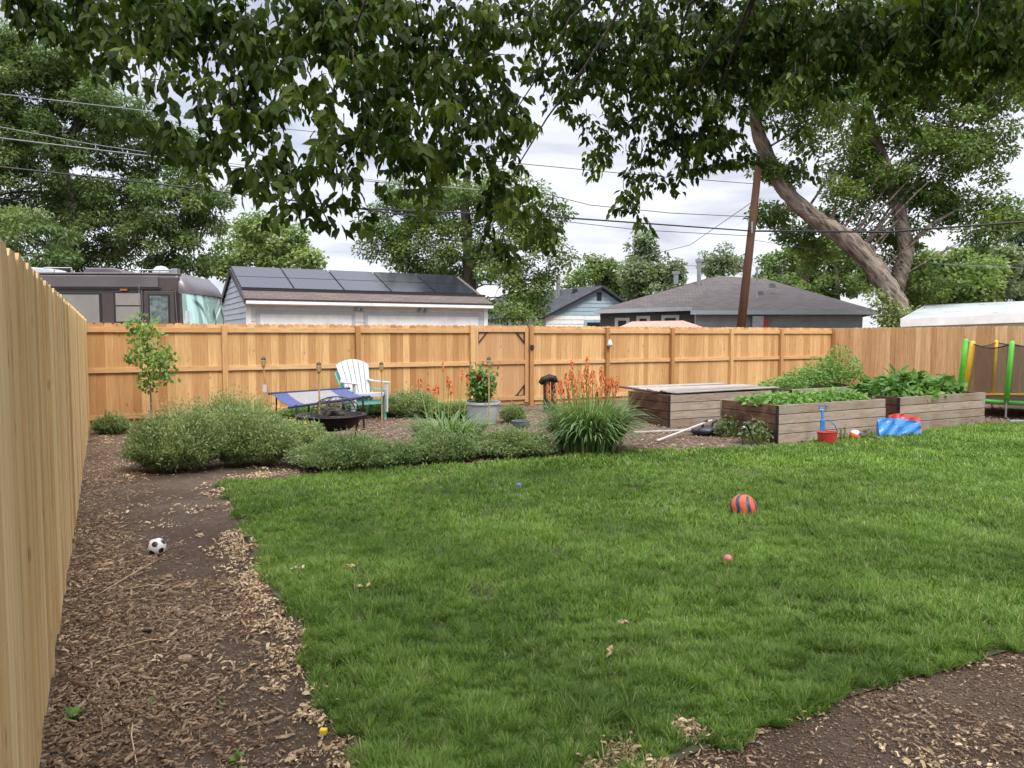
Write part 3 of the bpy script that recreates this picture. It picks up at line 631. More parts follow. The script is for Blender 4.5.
# insect trap hanging on fence post
q = FB(PS[4], .16, 1.42); tr_ = thing('insect_trap', 'small white and green hanging trap on a back fence post', 'insect trap', q)
k = MB(); k.lathe(q, [(.0, .1), (.03, .09), (.075, -.03), (.07, -.05), (0, -.05)], 14); k.build('trap_body', 'white_plastic', tr_, smooth=True)
k = MB(); k.lathe(q, [(.0, -.052), (.072, -.052), (.06, -.075), (0, -.08)], 14); k.build('trap_tray', 'lime', tr_)
k = MB(); k.tube([q+Vector((0, 0, .1)), q+Vector((.01, .05, .2)), FB(PS[4], .1, 1.64)], .004, 5); k.build('hanger', 'black_metal', tr_)

# ------------------------------------------------------------------ raised beds
bed_u = FD
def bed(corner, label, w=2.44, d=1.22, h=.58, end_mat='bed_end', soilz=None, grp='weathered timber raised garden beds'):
    root = thing('raised_bed', label, 'raised bed', corner, grp); n = 4; ph = h/n
    def side(name, x0, x1, y0, y1, mat):
        k = MB().frame(corner, bed_u)
        for i in range(n):
            z = i*ph; dj = random.uniform(-.006, .006)
            if x1-x0 > y1-y0: k.box(x0, x1, y0+dj, y1+dj, z+.004, z+ph-.006, random.random())
            else: k.box(x0+dj, x1+dj, y0, y1, z+.004, z+ph-.006, random.random())
        return k.build(name, mat, root, bevel=.004)
    side('side_boards', .0, w, 0, .038, 'bed_front'); side('side_boards', 0, w, d-.038, d, 'bed_front')
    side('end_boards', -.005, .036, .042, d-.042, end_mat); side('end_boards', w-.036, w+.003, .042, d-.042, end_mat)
    for (x, y) in ((.08, .085), (w-.08, .085), (.08, d-.085), (w-.08, d-.085)):
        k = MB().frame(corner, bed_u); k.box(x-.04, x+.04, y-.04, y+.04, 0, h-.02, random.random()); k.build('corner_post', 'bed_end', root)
    k = MB().frame(corner, bed_u); k.box(-.03, -.006, -.012, .03, 0, h-.01, .5); k.build('corner_trim', 'black_metal', root)
    sz = soilz if soilz else h-.06
    k = MB().frame(corner, bed_u); k.box(.05, w-.05, .05, d-.05, sz-.1, sz); k.build('soil', 'soil', root)
    return root
bA = G(778, 444); bB = G(670, 428); bC = G(899, 431.5); bD = P(792, 391, 14.6); bD.z = 0
bed(bA, 'front timber raised bed with low leafy plants, red bucket beside it')
bed(bB, 'left rear timber raised bed covered with loose grey boards')
bed(bC, 'right timber raised bed full of big dark leaves near the trampoline')
bed(bD, 'back timber raised bed holding the tall bushy plants, partly hidden')
def bl(c, x, y, z=0):
    u = FD; w = Vector((-u.y, u.x, 0)); return Vector((c.x, c.y, 0))+u*x+w*y+Vector((0, 0, z))
yy = -.03
for i in range(7):
    k = MB().frame(bB, FD); wv = random.uniform(.15, .2); tl = random.uniform(-.02, .03)
    p0, p1 = (random.uniform(-.05, .1), yy), (2.44+random.uniform(-.15, .2), yy+random.uniform(-.03, .03))
    z0 = .595+random.uniform(0, .012)+(i % 2)*.0; z1 = z0+random.uniform(0, .03)
    if i == 6: z0 = .62
    k.add([(p0[0], p0[1], z0), (p1[0], p1[1], z1), (p1[0], p1[1]+wv, z1+tl*.3), (p0[0], p0[1]+wv, z0+tl), (p0[0], p0[1], z0+.02), (p1[0], p1[1], z1+.02), (p1[0], p1[1]+wv, z1+tl*.3+.02), (p0[0], p0[1]+wv, z0+tl+.02)],
          [(0, 3, 2, 1), (4, 5, 6, 7), (0, 1, 5, 4), (1, 2, 6, 5), (2, 3, 7, 6), (3, 0, 4, 7)], random.random())
    o = k.build('loose_board', 'board_grey', None, base=bl(bB, 0, yy, .6), bevel=.003); tag(o, 'flat grey weathered board laid across the left rear raised bed', 'board', 'loose boards covering the raised bed'); yy += wv+.008
k = MB(); a = bl(bB, .35, 1.35, .60); k.bar(bl(bB, -.25, .1, .632), bl(bB, -.28, 1.25, .67), .12, .02, .2)
o = k.build('loose_board', 'bed_end', None, base=bl(bB, -.2, .5, .64)); tag(o, 'dark short board lying crosswise at the left end of the covered bed', 'board', 'loose boards covering the raised bed')

# ------------------------------------------------------------------ plants
def dome_plant(name, label, cat, base, rx, ry, h, n_st, per, ll, lw, mat, grp=None, tpl='rhomb', droop=.35, stem_mat='stem_green', up=.6, seed=1, flowers=0, fl_mat=None, stem=True, tintb=0.0, rot=0):
    base = Vector(base); root = thing(name, label, cat, base, grp); f = Fol(); r_ = np.random.default_rng(seed)
    st = MB(); th = r_.uniform(0, 6.283, n_st); rr = np.sqrt(r_.random(n_st)); 
    hz = h*np.sqrt(np.clip(1-rr**2*.85, .05, 1))*r_.uniform(.66, 1.06, n_st)*(.72+.5*vnoise(np.cos(th)*rr*2.2+seed, np.sin(th)*rr*2.2, 1.6, seed+5))*np.where(r_.random(n_st) < .1, 1.18, 1.0)
    tip = np.stack([base.x+np.cos(th)*rr*rx, base.y+np.sin(th)*rr*ry, base.z+hz], 1)
    org = np.stack([base.x+np.cos(th)*rr*rx*.45, base.y+np.sin(th)*rr*ry*.45, np.full(n_st, base.z)], 1)
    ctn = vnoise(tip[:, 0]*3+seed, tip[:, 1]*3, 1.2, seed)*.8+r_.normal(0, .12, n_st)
    for k in range(per):
        u = (k+.5+r_.uniform(-.5, .5, n_st))/per; u = .15+.85*u
        mid = org*.4+tip*.6; mid[:, 2] += h*.08
        p = (1-u)[:, None]**2*org+2*(u*(1-u))[:, None]*mid+(u**2)[:, None]*tip; p += r_.normal(0, .012, p.shape)
        d = tip-org; d = norm(d); ax = norm(d*up+r_.normal(0, .6, d.shape)+np.array([0, 0, -droop*.3])); nr = r_.normal(0, .5, d.shape)+np.array([0, 0, 1.])
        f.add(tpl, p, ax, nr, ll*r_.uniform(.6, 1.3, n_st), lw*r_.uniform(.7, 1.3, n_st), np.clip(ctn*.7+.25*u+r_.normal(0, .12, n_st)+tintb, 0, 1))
    f.build('foliage', mat, root)
    if stem:
        for i in range(0, n_st, max(1, n_st//60)):
            a, b = Vector(org[i]), Vector(tip[i]); m_ = a*.4+b*.6; m_.z += h*.08; st.tube([a, (a+m_)/2, m_, b], [.004, .004, .003, .0015], 4)
        st.build('stems', stem_mat, root)
    if flowers:
        ff = Fol(); idx = r_.integers(0, n_st, flowers); n = flowers*6; pos = np.repeat(tip[idx], 6, 0)+r_.normal(0, .01, (n, 3))
        ff.add('rhomb', pos, r_.normal(size=(n, 3)), r_.normal(size=(n, 3)), .03, .02, r_.random(n)); ff.build('flowers', fl_mat, root)
    return root
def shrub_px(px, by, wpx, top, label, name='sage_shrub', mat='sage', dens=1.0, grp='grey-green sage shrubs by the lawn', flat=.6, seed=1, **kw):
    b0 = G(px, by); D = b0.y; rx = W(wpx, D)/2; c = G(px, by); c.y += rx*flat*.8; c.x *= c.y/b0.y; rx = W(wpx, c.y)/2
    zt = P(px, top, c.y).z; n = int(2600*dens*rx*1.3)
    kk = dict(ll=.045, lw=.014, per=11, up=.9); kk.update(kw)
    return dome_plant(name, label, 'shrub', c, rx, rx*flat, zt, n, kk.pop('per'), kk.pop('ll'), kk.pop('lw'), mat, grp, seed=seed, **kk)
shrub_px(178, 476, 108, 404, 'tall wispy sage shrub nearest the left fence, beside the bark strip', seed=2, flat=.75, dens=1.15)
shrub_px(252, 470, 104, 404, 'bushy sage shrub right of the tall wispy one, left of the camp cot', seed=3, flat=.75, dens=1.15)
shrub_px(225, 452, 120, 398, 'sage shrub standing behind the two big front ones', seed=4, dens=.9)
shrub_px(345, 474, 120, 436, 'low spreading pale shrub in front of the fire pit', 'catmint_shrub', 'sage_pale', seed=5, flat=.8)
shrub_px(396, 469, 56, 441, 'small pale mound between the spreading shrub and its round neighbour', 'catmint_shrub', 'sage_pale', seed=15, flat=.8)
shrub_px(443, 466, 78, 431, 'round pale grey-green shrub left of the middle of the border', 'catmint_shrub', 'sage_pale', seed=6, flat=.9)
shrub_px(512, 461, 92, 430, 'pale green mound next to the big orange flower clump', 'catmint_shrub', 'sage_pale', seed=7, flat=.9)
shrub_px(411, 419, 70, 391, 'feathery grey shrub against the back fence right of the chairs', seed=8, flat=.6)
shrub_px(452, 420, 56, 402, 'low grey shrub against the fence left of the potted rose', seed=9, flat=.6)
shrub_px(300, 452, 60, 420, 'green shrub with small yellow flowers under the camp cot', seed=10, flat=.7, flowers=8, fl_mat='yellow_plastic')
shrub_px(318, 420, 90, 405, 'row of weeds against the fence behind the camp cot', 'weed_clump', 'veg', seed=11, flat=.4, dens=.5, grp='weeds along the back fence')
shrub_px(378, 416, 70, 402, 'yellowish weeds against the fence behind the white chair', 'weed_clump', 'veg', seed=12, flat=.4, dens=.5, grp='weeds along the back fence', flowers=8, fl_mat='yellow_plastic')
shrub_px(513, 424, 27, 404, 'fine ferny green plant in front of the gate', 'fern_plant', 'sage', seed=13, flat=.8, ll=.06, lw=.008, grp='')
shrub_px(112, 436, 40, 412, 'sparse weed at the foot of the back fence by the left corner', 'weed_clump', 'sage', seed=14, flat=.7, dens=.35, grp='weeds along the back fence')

def strap_clump(label, base, r, lh, nleaf, spikes, spike_h, grp, wl=.016, spread=1.0, seed=3, upright=0):
    base = Vector(base); root = thing('torch_lily', label, 'flowering plant', base, grp); r_ = np.random.default_rng(seed)
    f = Fol(); n = nleaf; th = r_.uniform(0, 6.283, n); ro = np.sqrt(r_.random(n))*r*.4; pos = np.stack([base.x+np.cos(th)*ro, base.y+np.sin(th)*ro, np.zeros(n)], 1)
    til = r_.uniform(.1, .95, n)*spread; dx = np.cos(th+r_.normal(0, .4, n))*til; dy = np.sin(th+r_.normal(0, .4, n))*til
    f.add('arch', pos, np.stack([dx, dy, np.ones(n)], 1), np.stack([dx, dy, -np.full(n, .1)], 1), lh*r_.uniform(.6, 1.2, n), wl*r_.uniform(.7, 1.3, n), np.clip(r_.beta(1.5, 2, n), 0, 1))
    if upright:
        n = upright; th = r_.uniform(0, 6.283, n); ro = np.sqrt(r_.random(n))*r*.55; pos = np.stack([base.x+np.cos(th)*ro, base.y+np.sin(th)*ro, np.zeros(n)], 1)
        f.add('blade', pos, np.stack([np.cos(th)*.15, np.sin(th)*.15, np.ones(n)], 1), np.stack([np.cos(th), np.sin(th), np.zeros(n)], 1), lh*r_.uniform(.9, 1.35, n), wl*.8, r_.uniform(.5, 1, n))
    f.build('leaves', 'strap', root)
    for (x, y, z, big) in spikes:
        top = Vector((x, y, z)); b0 = Vector((base.x+(x-base.x)*.6, base.y+(y-base.y)*.5, .0)); L_ = spike_h*random.uniform(.8, 1.2)
        s = MB(); s.tube([b0, (b0+top)/2+Vector((0, 0, .02)), top-Vector((0, 0, L_*.5))], [.008, .007, .006], 5, random.random()); so = s.build('flower_stem', 'stem_green', root)
        ff = Fol(); m = 46; uu = r_.random(m); ph = r_.uniform(0, 6.283, m); rad = .029*big*np.sin(np.pi*np.clip(uu*.82+.14, 0, 1))**.7
        q = np.stack([x+np.cos(ph)*rad*.4, y+np.sin(ph)*rad*.4, z-L_*.55+uu*L_], 1); a_ = np.stack([np.cos(ph)*.5, np.sin(ph)*.5, -np.ones(m)*.9], 1)
        ff.add('rhomb', q, a_, np.stack([np.cos(ph), np.sin(ph), np.ones(m)*.2], 1), .05*big, .017, np.clip(r_.random(m)*.8+(1-uu)*.2, 0, 1)); ff.build('flower', 'flower_orange', so)
    return root
kb = G(588, 456); kb.y += .45; kb.x *= kb.y/(kb.y-.45)
sp = []
for (px, py) in [(560, 385), (566, 378), (571, 374), (574, 384), (579, 376), (582, 388), (586, 371), (589, 379), (593, 374), (596, 386), (599, 392), (603, 378), (608, 384), (611, 380), (614, 388), (617, 382), (555, 390), (548, 389), (563, 394), (584, 381), (590, 391), (576, 392), (601, 372), (569, 388), (606, 391), (587, 362), (572, 366)]:
    D = kb.y+random.uniform(-.3, .4); p = P(px, py, D); sp.append((p.x, p.y, p.z, random.choice((.8, 1.0, 1.2, 1.35))))
strap_clump('large clump of orange torch lilies between the gate and the covered bed', kb, .85, .70, 800, sp, .20, 'orange torch lily clumps', seed=4, upright=260, spread=.85, wl=.034)
kb2 = G(448, 452); kb2.y += .3; sp = []
for (px, py) in [(420, 381), (428, 386), (437, 388), (448, 380), (451, 386), (462, 374), (468, 380), (443, 366), (434, 391)]:
    D = kb2.y+random.uniform(-.2, .9); p = P(px, py, D); sp.append((p.x, p.y, p.z, random.choice((.7, .9, 1.15))))
strap_clump('sparser torch lily clump with thin spikes left of the potted rose', kb2, 1.0, .52, 620, sp, .16, 'orange torch lily clumps', seed=5, wl=.022, spread=.8)

# bed plants
def leafy(name, label, c, rx, ry, z0, h, n, ll, lw, mat, grp=None, tpl='leaf', seed=1, cat='plant'):
    root = thing(name, label, cat, (c.x, c.y, z0), grp); r_ = np.random.default_rng(seed); f = Fol(); st = MB()
    th = r_.uniform(0, 6.283, n); rr = np.sqrt(r_.random(n)); zz_ = z0+h*(1-.6*rr**2)*r_.uniform(.35, 1.05, n)
    u = np.array(FD); w = np.array([-FD.y, FD.x, 0]); pos = np.array([c.x, c.y, 0])+u*(np.cos(th)*rr*rx)[:, None]+w*(np.sin(th)*rr*ry)[:, None]; pos[:, 2] = zz_
    ax = norm(np.stack([np.cos(th), np.sin(th), np.full(n, .0)], 1)*.8+r_.normal(0, .5, (n, 3))+np.array([0, 0, .15])); nr = r_.normal(0, .45, (n, 3))+np.array([0, -.2, 1.])
    f.add(tpl, pos, ax, nr, ll*r_.uniform(.55, 1.3, n), lw*r_.uniform(.7, 1.2, n), np.clip(vnoise(pos[:, 0]*4, pos[:, 1]*4, 1, seed)*.6+r_.normal(.25, .2, n)+(zz_-z0)/h*.15, 0, 1))
    f.build('foliage', mat, root)
    for i in range(0, n, max(1, n//50)):
        b = Vector(pos[i]); a = Vector((c.x+(b.x-c.x)*.6, c.y+(b.y-c.y)*.6, z0-.02)); st.tube([a, (a+b)/2+Vector((0, 0, .01)), b], [.005, .004, .003], 4)
    st.build('stems', 'stem_green', root); return root
for i in range(4):
    leafy('strawberry_plant', ('strawberry patch at the left end of the front raised bed', 'strawberry patch left of the middle of the front bed', 'strawberry patch right of the middle of the front bed', 'strawberry patch at the right end of the front raised bed')[i], bl(bA, .4+.55*i, .62), .42, .52, .50, .17+.03*(i % 2), 420, .085, .065, 'veg', 'strawberry plants in the front bed', seed=30+i)
for i in range(3):
    leafy('squash_plant', ('squash plant with broad leaves at the left of the right bed', 'squash plant in the middle of the right bed with the highest leaves', 'squash plant at the right end of the bed beside the trampoline')[i], bl(bC, .50+.68*i, .66+.08*(i == 1)), .48, .46, .5, (.34, .46, .36)[i], 300, .19, .10, 'veg_dark', 'squash plants in the right bed', tpl='lobed', seed=40+i)
leafy('lettuce_plant', 'bright lettuce rosette at the front of the right bed', bl(bC, 1.0, .2), .4, .18, .5, .16, 110, .12, .08, 'veg', seed=47)
for i, (x, h, r) in enumerate(((.45, .34, .5), (1.05, .55, .5), (1.6, .78, .5), (2.1, 1.0, .42))):
    leafy('tomato_plant', ('low feathery plant at the left end of the back bed', 'bushy green plant second from left in the back bed', 'tallest leafy plant in the back bed, reaching above the mid rail', 'sparser tall plant at the right end of the back bed')[i], bl(bD, x, .6), r, .5, .5, h*.88, int(1100*h+150), .075, .034, 'veg', 'tall plants in the back bed', tpl='leaf', seed=50+i)
# weeds at foot of front bed
for (px, py, l) in ((737, 440, 'dark leafy weed growing against the left end of the front bed'), (762, 446, 'drooping weed beside the corner of the front bed')):
    leafy('leafy_weed', l, G(px, py-3)+Vector((-.12, -.05, 0)), .26, .2, 0, .36, 260, .07, .035, 'weed', 'weeds at the foot of the front bed', seed=px)
leafy('leafy_weed', 'small weed beside the little ball at the front bed', G(868, 440), .16, .1, 0, .16, 90, .05, .03, 'weed', 'weeds at the foot of the front bed', seed=77)
leafy('leafy_weed', 'little weed right of the red bucket', G(843, 441), .06, .06, 0, .28, 30, .04, .025, 'weed', 'weeds at the foot of the front bed', seed=78)

# sapling
sb = G(152, 434); root = thing('young_tree', 'slender young sapling with light leaves in front of the back fence', 'tree', sb)
k = MB(); tp = [sb, P(151, 400, sb.y), P(149, 370, sb.y), P(147, 330, sb.y), P(139, 306, sb.y), P(139, 284, sb.y)]; k.tube(tp, [.018, .015, .013, .01, .006, .003], 7)
cl = []
for (px, py, r) in [(146, 325, 14), (150, 345, 18), (156, 360, 20), (141, 352, 13), (165, 372, 13), (152, 375, 16), (145, 382, 10), (162, 358, 14), (129, 358, 5), (135, 322, 8), (139, 338, 12)]:
    p = P(px, py, sb.y+random.uniform(-.12, .12)); cl.append((p, W(r, sb.y))); a = tp[2] if py > 340 else tp[3]; k.tube([Vector((tp[2].x+(tp[4].x-tp[2].x)*.3, sb.y, p.z-.1)), p], [.005, .002], 4)
k.build('trunk', 'bark_pale', root); f = Fol()
for p, r in cl:
    n = int(70*(r/.25)**1.3)+12; pos = np.array(p)+rand_unit(n)*(r*np.cbrt(rng.random(n))*1.05)[:, None]; f.add('leaf', pos, rng.normal(0, .6, (n, 3))+np.array([0, 0, -.5]), rng.normal(0, .6, (n, 3))+np.array([0, -.4, 1]), .085*rng.uniform(.6, 1.2, n), .055, rng.random(n))
f.build('crown', 'sapling_leaf', root)

# ------------------------------------------------------------------ potted rose
pb = G(483, 424); root = thing('potted_rose', 'rose bush with a dark red bloom in a pale grey pot near the gate', 'potted plant', pb)
k = MB(); k.lathe(pb, [(.22, 0), (.24, .02), (.30, .36), (.325, .37), (.325, .41), (.295, .41), (.28, .36), (0, .36)], 28); k.build('pot', 'pot_grey', root, smooth=False)
k = MB(); k.lathe(pb, [(.28, .365), (0, .372)], 20); k.build('soil', 'soil', root)
k = MB(); f = Fol()
for i in range(26):
    a = random.uniform(0, 6.28); rr = random.uniform(.05, .30); t_ = pb+Vector((math.cos(a)*rr, math.sin(a)*rr, random.uniform(.6, 1.13))); m_ = pb+Vector((math.cos(a)*rr*.5, math.sin(a)*rr*.5, .7)); k.tube([pb+Vector((0, 0, .36)), m_, t_], [.008, .006, .003], 5)
    n = 44; u = rng.random(n); q = np.array(m_)*(1-u)[:, None]+np.array(t_)*u[:, None]+rng.normal(0, .06, (n, 3)); q[:, 2] -= .28*rng.random(n)
    f.add('leaf', q, rng.normal(0, 1, (n, 3)), rng.normal(0, .5, (n, 3))+np.array([0, -.3, 1]), .085*rng.uniform(.6, 1.2, n), .05, rng.random(n))
k.build('stems', 'stem_green', root); f.build('foliage', 'rose_leaf', root)
f = Fol(); c = np.array(P(479, 378, pb.y-.15)); n = 40; d = rand_unit(n); f.add('leaf', c+d*.02, d, rand_unit(n), .05, .045, rng.random(n)); f.build('bloom', 'flower_red', root)
f = Fol(); c = np.array(P(491, 377, pb.y-.15)); n = 26; d = rand_unit(n); f.add('leaf', c+d*.01, d, rand_unit(n), .03, .03, rng.random(n)); f.build('bloom', 'white_plastic', root)
bp = G(521, 428); k = MB(); k.lathe(bp, [(.10, 0), (.14, .02), (.17, .13), (.15, .13), (.13, .04), (0, .04)], 20); o = k.build('low_pot', 'pot_dark', None, base=bp); tag(o, 'low dark plant bowl in front of the gate', 'pot')

# ------------------------------------------------------------------ tiki torches
def torch(px, by, ty, label, tagd=False, lean=0):
    b = G(px, by); D = b.y; tz = P(px, ty, D).z; root = thing('garden_torch', label, 'garden torch', b, 'bamboo garden torches')
    top = b+Vector((lean, 0, tz-.16)); k = MB(); k.tube([b, (b+top)/2, top], .013, 8); k.build('pole', 'bamboo', root)
    k = MB(); k.lathe(top, [(.014, -.02), (.035, .02), (.045, .10), (.03, .11), (0, .11)], 12); k.build('basket', 'bamboo', root)
    k = MB(); k.lathe(top, [(.032, .111), (.042, .12), (.03, .145), (.012, .16), (0, .165)], 12); k.build('cap', 'black_metal', root)
    if tagd: k = MB(); k.box(top.x-.01, top.x+.055, top.y-.03, top.y-.026, tz-.58, tz-.46); k.build('tag', 'white_plastic', root)
    return root
torch(272, 432, 357, 'bamboo torch with a white paper tag, left of the camp cot', True, -.12)
torch(320, 441, 362, 'bamboo torch standing in front of the fire pit')
torch(382, 424, 362, 'bamboo torch just right of the white chair')
torch(489, 427, 357, 'bamboo torch stuck in front of the potted rose')

# ------------------------------------------------------------------ adirondack chairs
def adirondack(name, label, mat, base, rz, dz, grp):
    root = thing(name, label, 'chair', Vector(base)+Vector((0, 0, dz)), grp)
    cr_, sr_ = math.cos(rz), math.sin(rz); Mx = Matrix(((cr_, -sr_, 0, base[0]), (sr_, cr_, 0, base[1]), (0, 0, 1, dz), (0, 0, 0, 1)))
    def nb(): k = MB(); k.m = Mx; return k    # front of the chair is local -y
    for i in range(6):
        x = (i-2.5); k = nb(); w0, w1 = .068, .106; tc_ = lambda q: 1.0-.0125*q*q
        p = [Vector((x*.08-w0/2, .14, .30)), Vector((x*.08+w0/2, .14, .30)), Vector((x*.118+w1/2, .42, tc_(x+.5))), Vector((x*.118-w1/2, .42, tc_(x-.5)))]
        k.slab(p, .018) if False else k.add([*p, *[q+Vector((0, .022, -.006)) for q in p]], [(0, 1, 2, 3), (7, 6, 5, 4), (0, 4, 5, 1), (1, 5, 6, 2), (2, 6, 7, 3), (3, 7, 4, 0)]); k.build('back_slat', mat, root, bevel=.004)
    for (hx, yy_, zz1) in ((.23, .31, .56), (.28, .435, .86)): k = nb(); k.bar((-hx, yy_, zz1), (hx, yy_, zz1), .02, .06); k.build('back_brace', mat, root)
    for i in range(4):
        y = -.30+i*.118; z = .375-.02*i; k = nb(); k.box(-.25, .25, y, y+.105, z-.02, z); k.build('seat_slat', mat, root, bevel=.005)
    k = nb(); k.box(-.27, .27, -.335, -.31, .30, .375); k.build('front_apron', mat, root, bevel=.004)
    for s in (-1, 1):
        k = nb(); k.prism([(0, 0)], 0, 0) if False else None
        xs = sorted((s*.30, s*.40)); k.box(xs[0], xs[1], -.40, .16, .555, .58); k.bar((s*.33, .14, .567), (s*.27, .30, .60), .09, .025); k.build('arm', mat, root, bevel=.008)
        k = nb(); k.bar((s*.335, -.32, 0), (s*.335, -.34, .555), .035, .10, up=(0, 1, 0)); k.build('leg', mat, root, bevel=.006)
        k = nb(); k.bar((s*.285, .36, 0), (s*.285, .12, .34), .035, .08, up=(0, 1, 0)); k.bar((s*.285, .14, .32), (s*.285, -.31, .35), .035, .06); k.build('leg', mat, root, bevel=.006)
    return root
cb0 = G(359, 420); cb0.y += .2
adirondack('adirondack_chair', 'teal plastic slatted chair, the lower one of the stacked pair', 'teal_plastic', cb0, R(38), 0, 'stacked slatted garden chairs')
adirondack('adirondack_chair', 'white plastic slatted chair stacked on top of the teal one', 'white_plastic', cb0+Vector((.045, -.06, 0)), R(38), .15, 'stacked slatted garden chairs')

# camp cot
cc = G(320, 428); root = thing('camp_cot', 'folding camp cot with blue ends and grey middle beside the chairs', 'camp cot', cc)
c00, c10, c11, c01 = P(292, 407, 12.9), P(366, 397, 12.9), P(346, 388.5, 13.7), P(272, 393.5, 13.7)
def cotp(u, v, sag=True):
    p = (c00*(1-u)+c10*u)*(1-v)+(c01*(1-u)+c11*u)*v
    if sag: p = p-Vector((0, 0, .03*math.sin(math.pi*v)*(1-.0)))
    return p
for (u0, u1, mt, nm) in ((0.0, .2, 'fabric_blue', 'fabric_end'), (.2, .78, 'fabric_grey', 'fabric_middle'), (.78, 1.0, 'fabric_blue', 'fabric_end')):
    k = MB(); ns = 8
    vs_ = []; 
    for i in range(2):
        for j in range(ns+1): vs_.append(cotp(u0+(u1-u0)*i, j/ns))
    vs_ += [p-Vector((0, 0, .008)) for p in vs_]; m = 2*(ns+1)
    fs = [(j, j+1, ns+1+j+1, ns+1+j) for j in range(ns)]+[(m+ns+1+j, m+ns+2+j, m+j+1, m+j) for j in range(ns)]
    k.add(vs_, fs); k.build(nm, mt, root, smooth=True)
for v in (0, 1):
    k = MB(); k.tube([cotp(-.04, v, False), cotp(1.04, v, False)], .022, 8); k.build('side_rail', 'navy', root)
    for u in (-.045, 1.045): k = MB(); k.ball(cotp(u, v, False), .022, sub=2); k.build('end_cap', 'black_plastic', root)
for u in (.06, .5, .96):
    a, b = cotp(u, 0, False), cotp(u, 1, False); ga, gb = Vector((b.x, b.y-.05, .0)), Vector((a.x, a.y+.05, .0))
    k = MB(); k.tube([a, (a+gb)/2, gb], .017, 6); k.build('leg', 'rust_metal', root); k = MB(); k.tube([b, ga], .017, 6); k.build('leg', 'rust_metal', root)
    k = MB(); k.tube([a+Vector((0, -.02, .03)), a+Vector((0, -.025, -.12))], .02, 6); k.build('strap', 'navy', root)
# fire pit
fp = G(335, 444); fp.y += .25; fp.x = P(331, 420, fp.y).x; root = thing('fire_pit', 'round black fire pit with a wire lid half under the camp cot', 'fire pit', fp)
k = MB(); k.lathe(fp+Vector((0, 0, .2)), [(.1, -.04), (.3, .0), (.42, .1), (.46, .19), (.53, .2), (.53, .215), (.45, .215), (.4, .13), (0, .04)], 28); k.build('bowl', 'rust_metal', root, smooth=True)
for a in (.5, 2.6, 4.7): k = MB(); k.tube([fp+Vector((math.cos(a)*.42, math.sin(a)*.42, .32)), fp+Vector((math.cos(a)*.36, math.sin(a)*.36, 0))], .016, 6); k.build('leg', 'rust_metal', root)
k = MB(); lc = fp+Vector((.08, .0, .42))
for i in range(7):
    a = i*math.pi/7; k.tube([lc+Vector((math.cos(a)*.38*math.cos(t_), math.sin(a)*.38*math.cos(t_), .27*math.sin(t_))) for t_ in [x*math.pi/10 for x in range(11)]], .006, 5)
for zr in (.0, .09, .18): rr = .38*math.cos(math.asin(zr/.27)); k.tube([lc+Vector((math.cos(x*.393)*rr, math.sin(x*.393)*rr, zr)) for x in range(17)], .006, 5, cap=False)
k.build('wire_lid', 'black_metal', root)
k = MB(); k.tube([fp+Vector((-.05, -.4, .16)), fp+Vector((.0, -.2, .5)), fp+Vector((.1, -.02, .62))], .007, 5); k.build('poker', 'rust_metal', root)
for i in range(3): k = MB(); a = i*1.1+.3; k.tube([fp+Vector((-.2*math.cos(a), -.2*math.sin(a), .39+.04*i)), fp+Vector((.2*math.cos(a), .2*math.sin(a), .42+.04*i))], .04, 8); o = k.build('log', 'bark_dark', None, base=fp+Vector((0, 0, .3))); tag(o, 'charred log lying in the black fire pit', 'log', 'logs in the fire pit')

# black stand by torch lilies
bs = G(547, 412); root = thing('patio_heater', 'dark post with a bent hood standing behind the torch lilies', 'post', bs)
k = MB(); k.tube([bs, bs+Vector((-.01, 0, .66))], .075, 10); k.build('post', 'black_plastic', root)
k = MB(); k.tube([bs+Vector((.14, .0, 0)), bs+Vector((.13, 0, .64))], .05, 8); k.build('post', 'black_plastic', root)
k = MB(); k.tube([bs+Vector((-.15, -.02, .60)), bs+Vector((-.09, -.02, .67)), bs+Vector((.05, 0, .72)), bs+Vector((.15, 0, .70)), bs+Vector((.18, 0, .62))], [.05, .075, .085, .075, .06], 10); k.build('hood', 'rust_metal', root, smooth=True)

# boards on ground, black scooter shell
p0, p1 = G(634, 434), G(706, 431); k = MB(); k.bar(p0+Vector((0, 0, .03)), p1+Vector((0, 0, .03)), .045, .025, .5); o = k.build('white_board', 'pvc', None, base=p0, bevel=.004); tag(o, 'long pale board lying flat on the wood chips', 'board')
p0 = G(657, 442); p1 = P(712, 420, G(706, 434).y); k = MB(); k.bar(p0+Vector((0, 0, .02)), p1, .04, .02, .5); o = k.build('white_board', 'pvc', None, base=p0, bevel=.004); tag(o, 'pale board propped at a slant across the flat one', 'board')
bs = G(706, 435); root = thing('ride_on_toy', 'low black plastic toy lying beside the front raised bed', 'toy', bs)
k = MB(); k.lathe(bs+Vector((0, 0, 0)), [(.16, .0), (.23, .05), (.21, .11), (.12, .14), (0, .13)], 22, sx=1.1, sy=.8); k.build('shell', 'black_plastic', root, smooth=True)
for s in (-.06, .1): k = MB(); k.tube([bs+Vector((s, 0, .12)), bs+Vector((s+.01, 0, .2)), bs+Vector((s+.08, 0, .24))], .02, 6); k.build('handle', 'black_plastic', root)
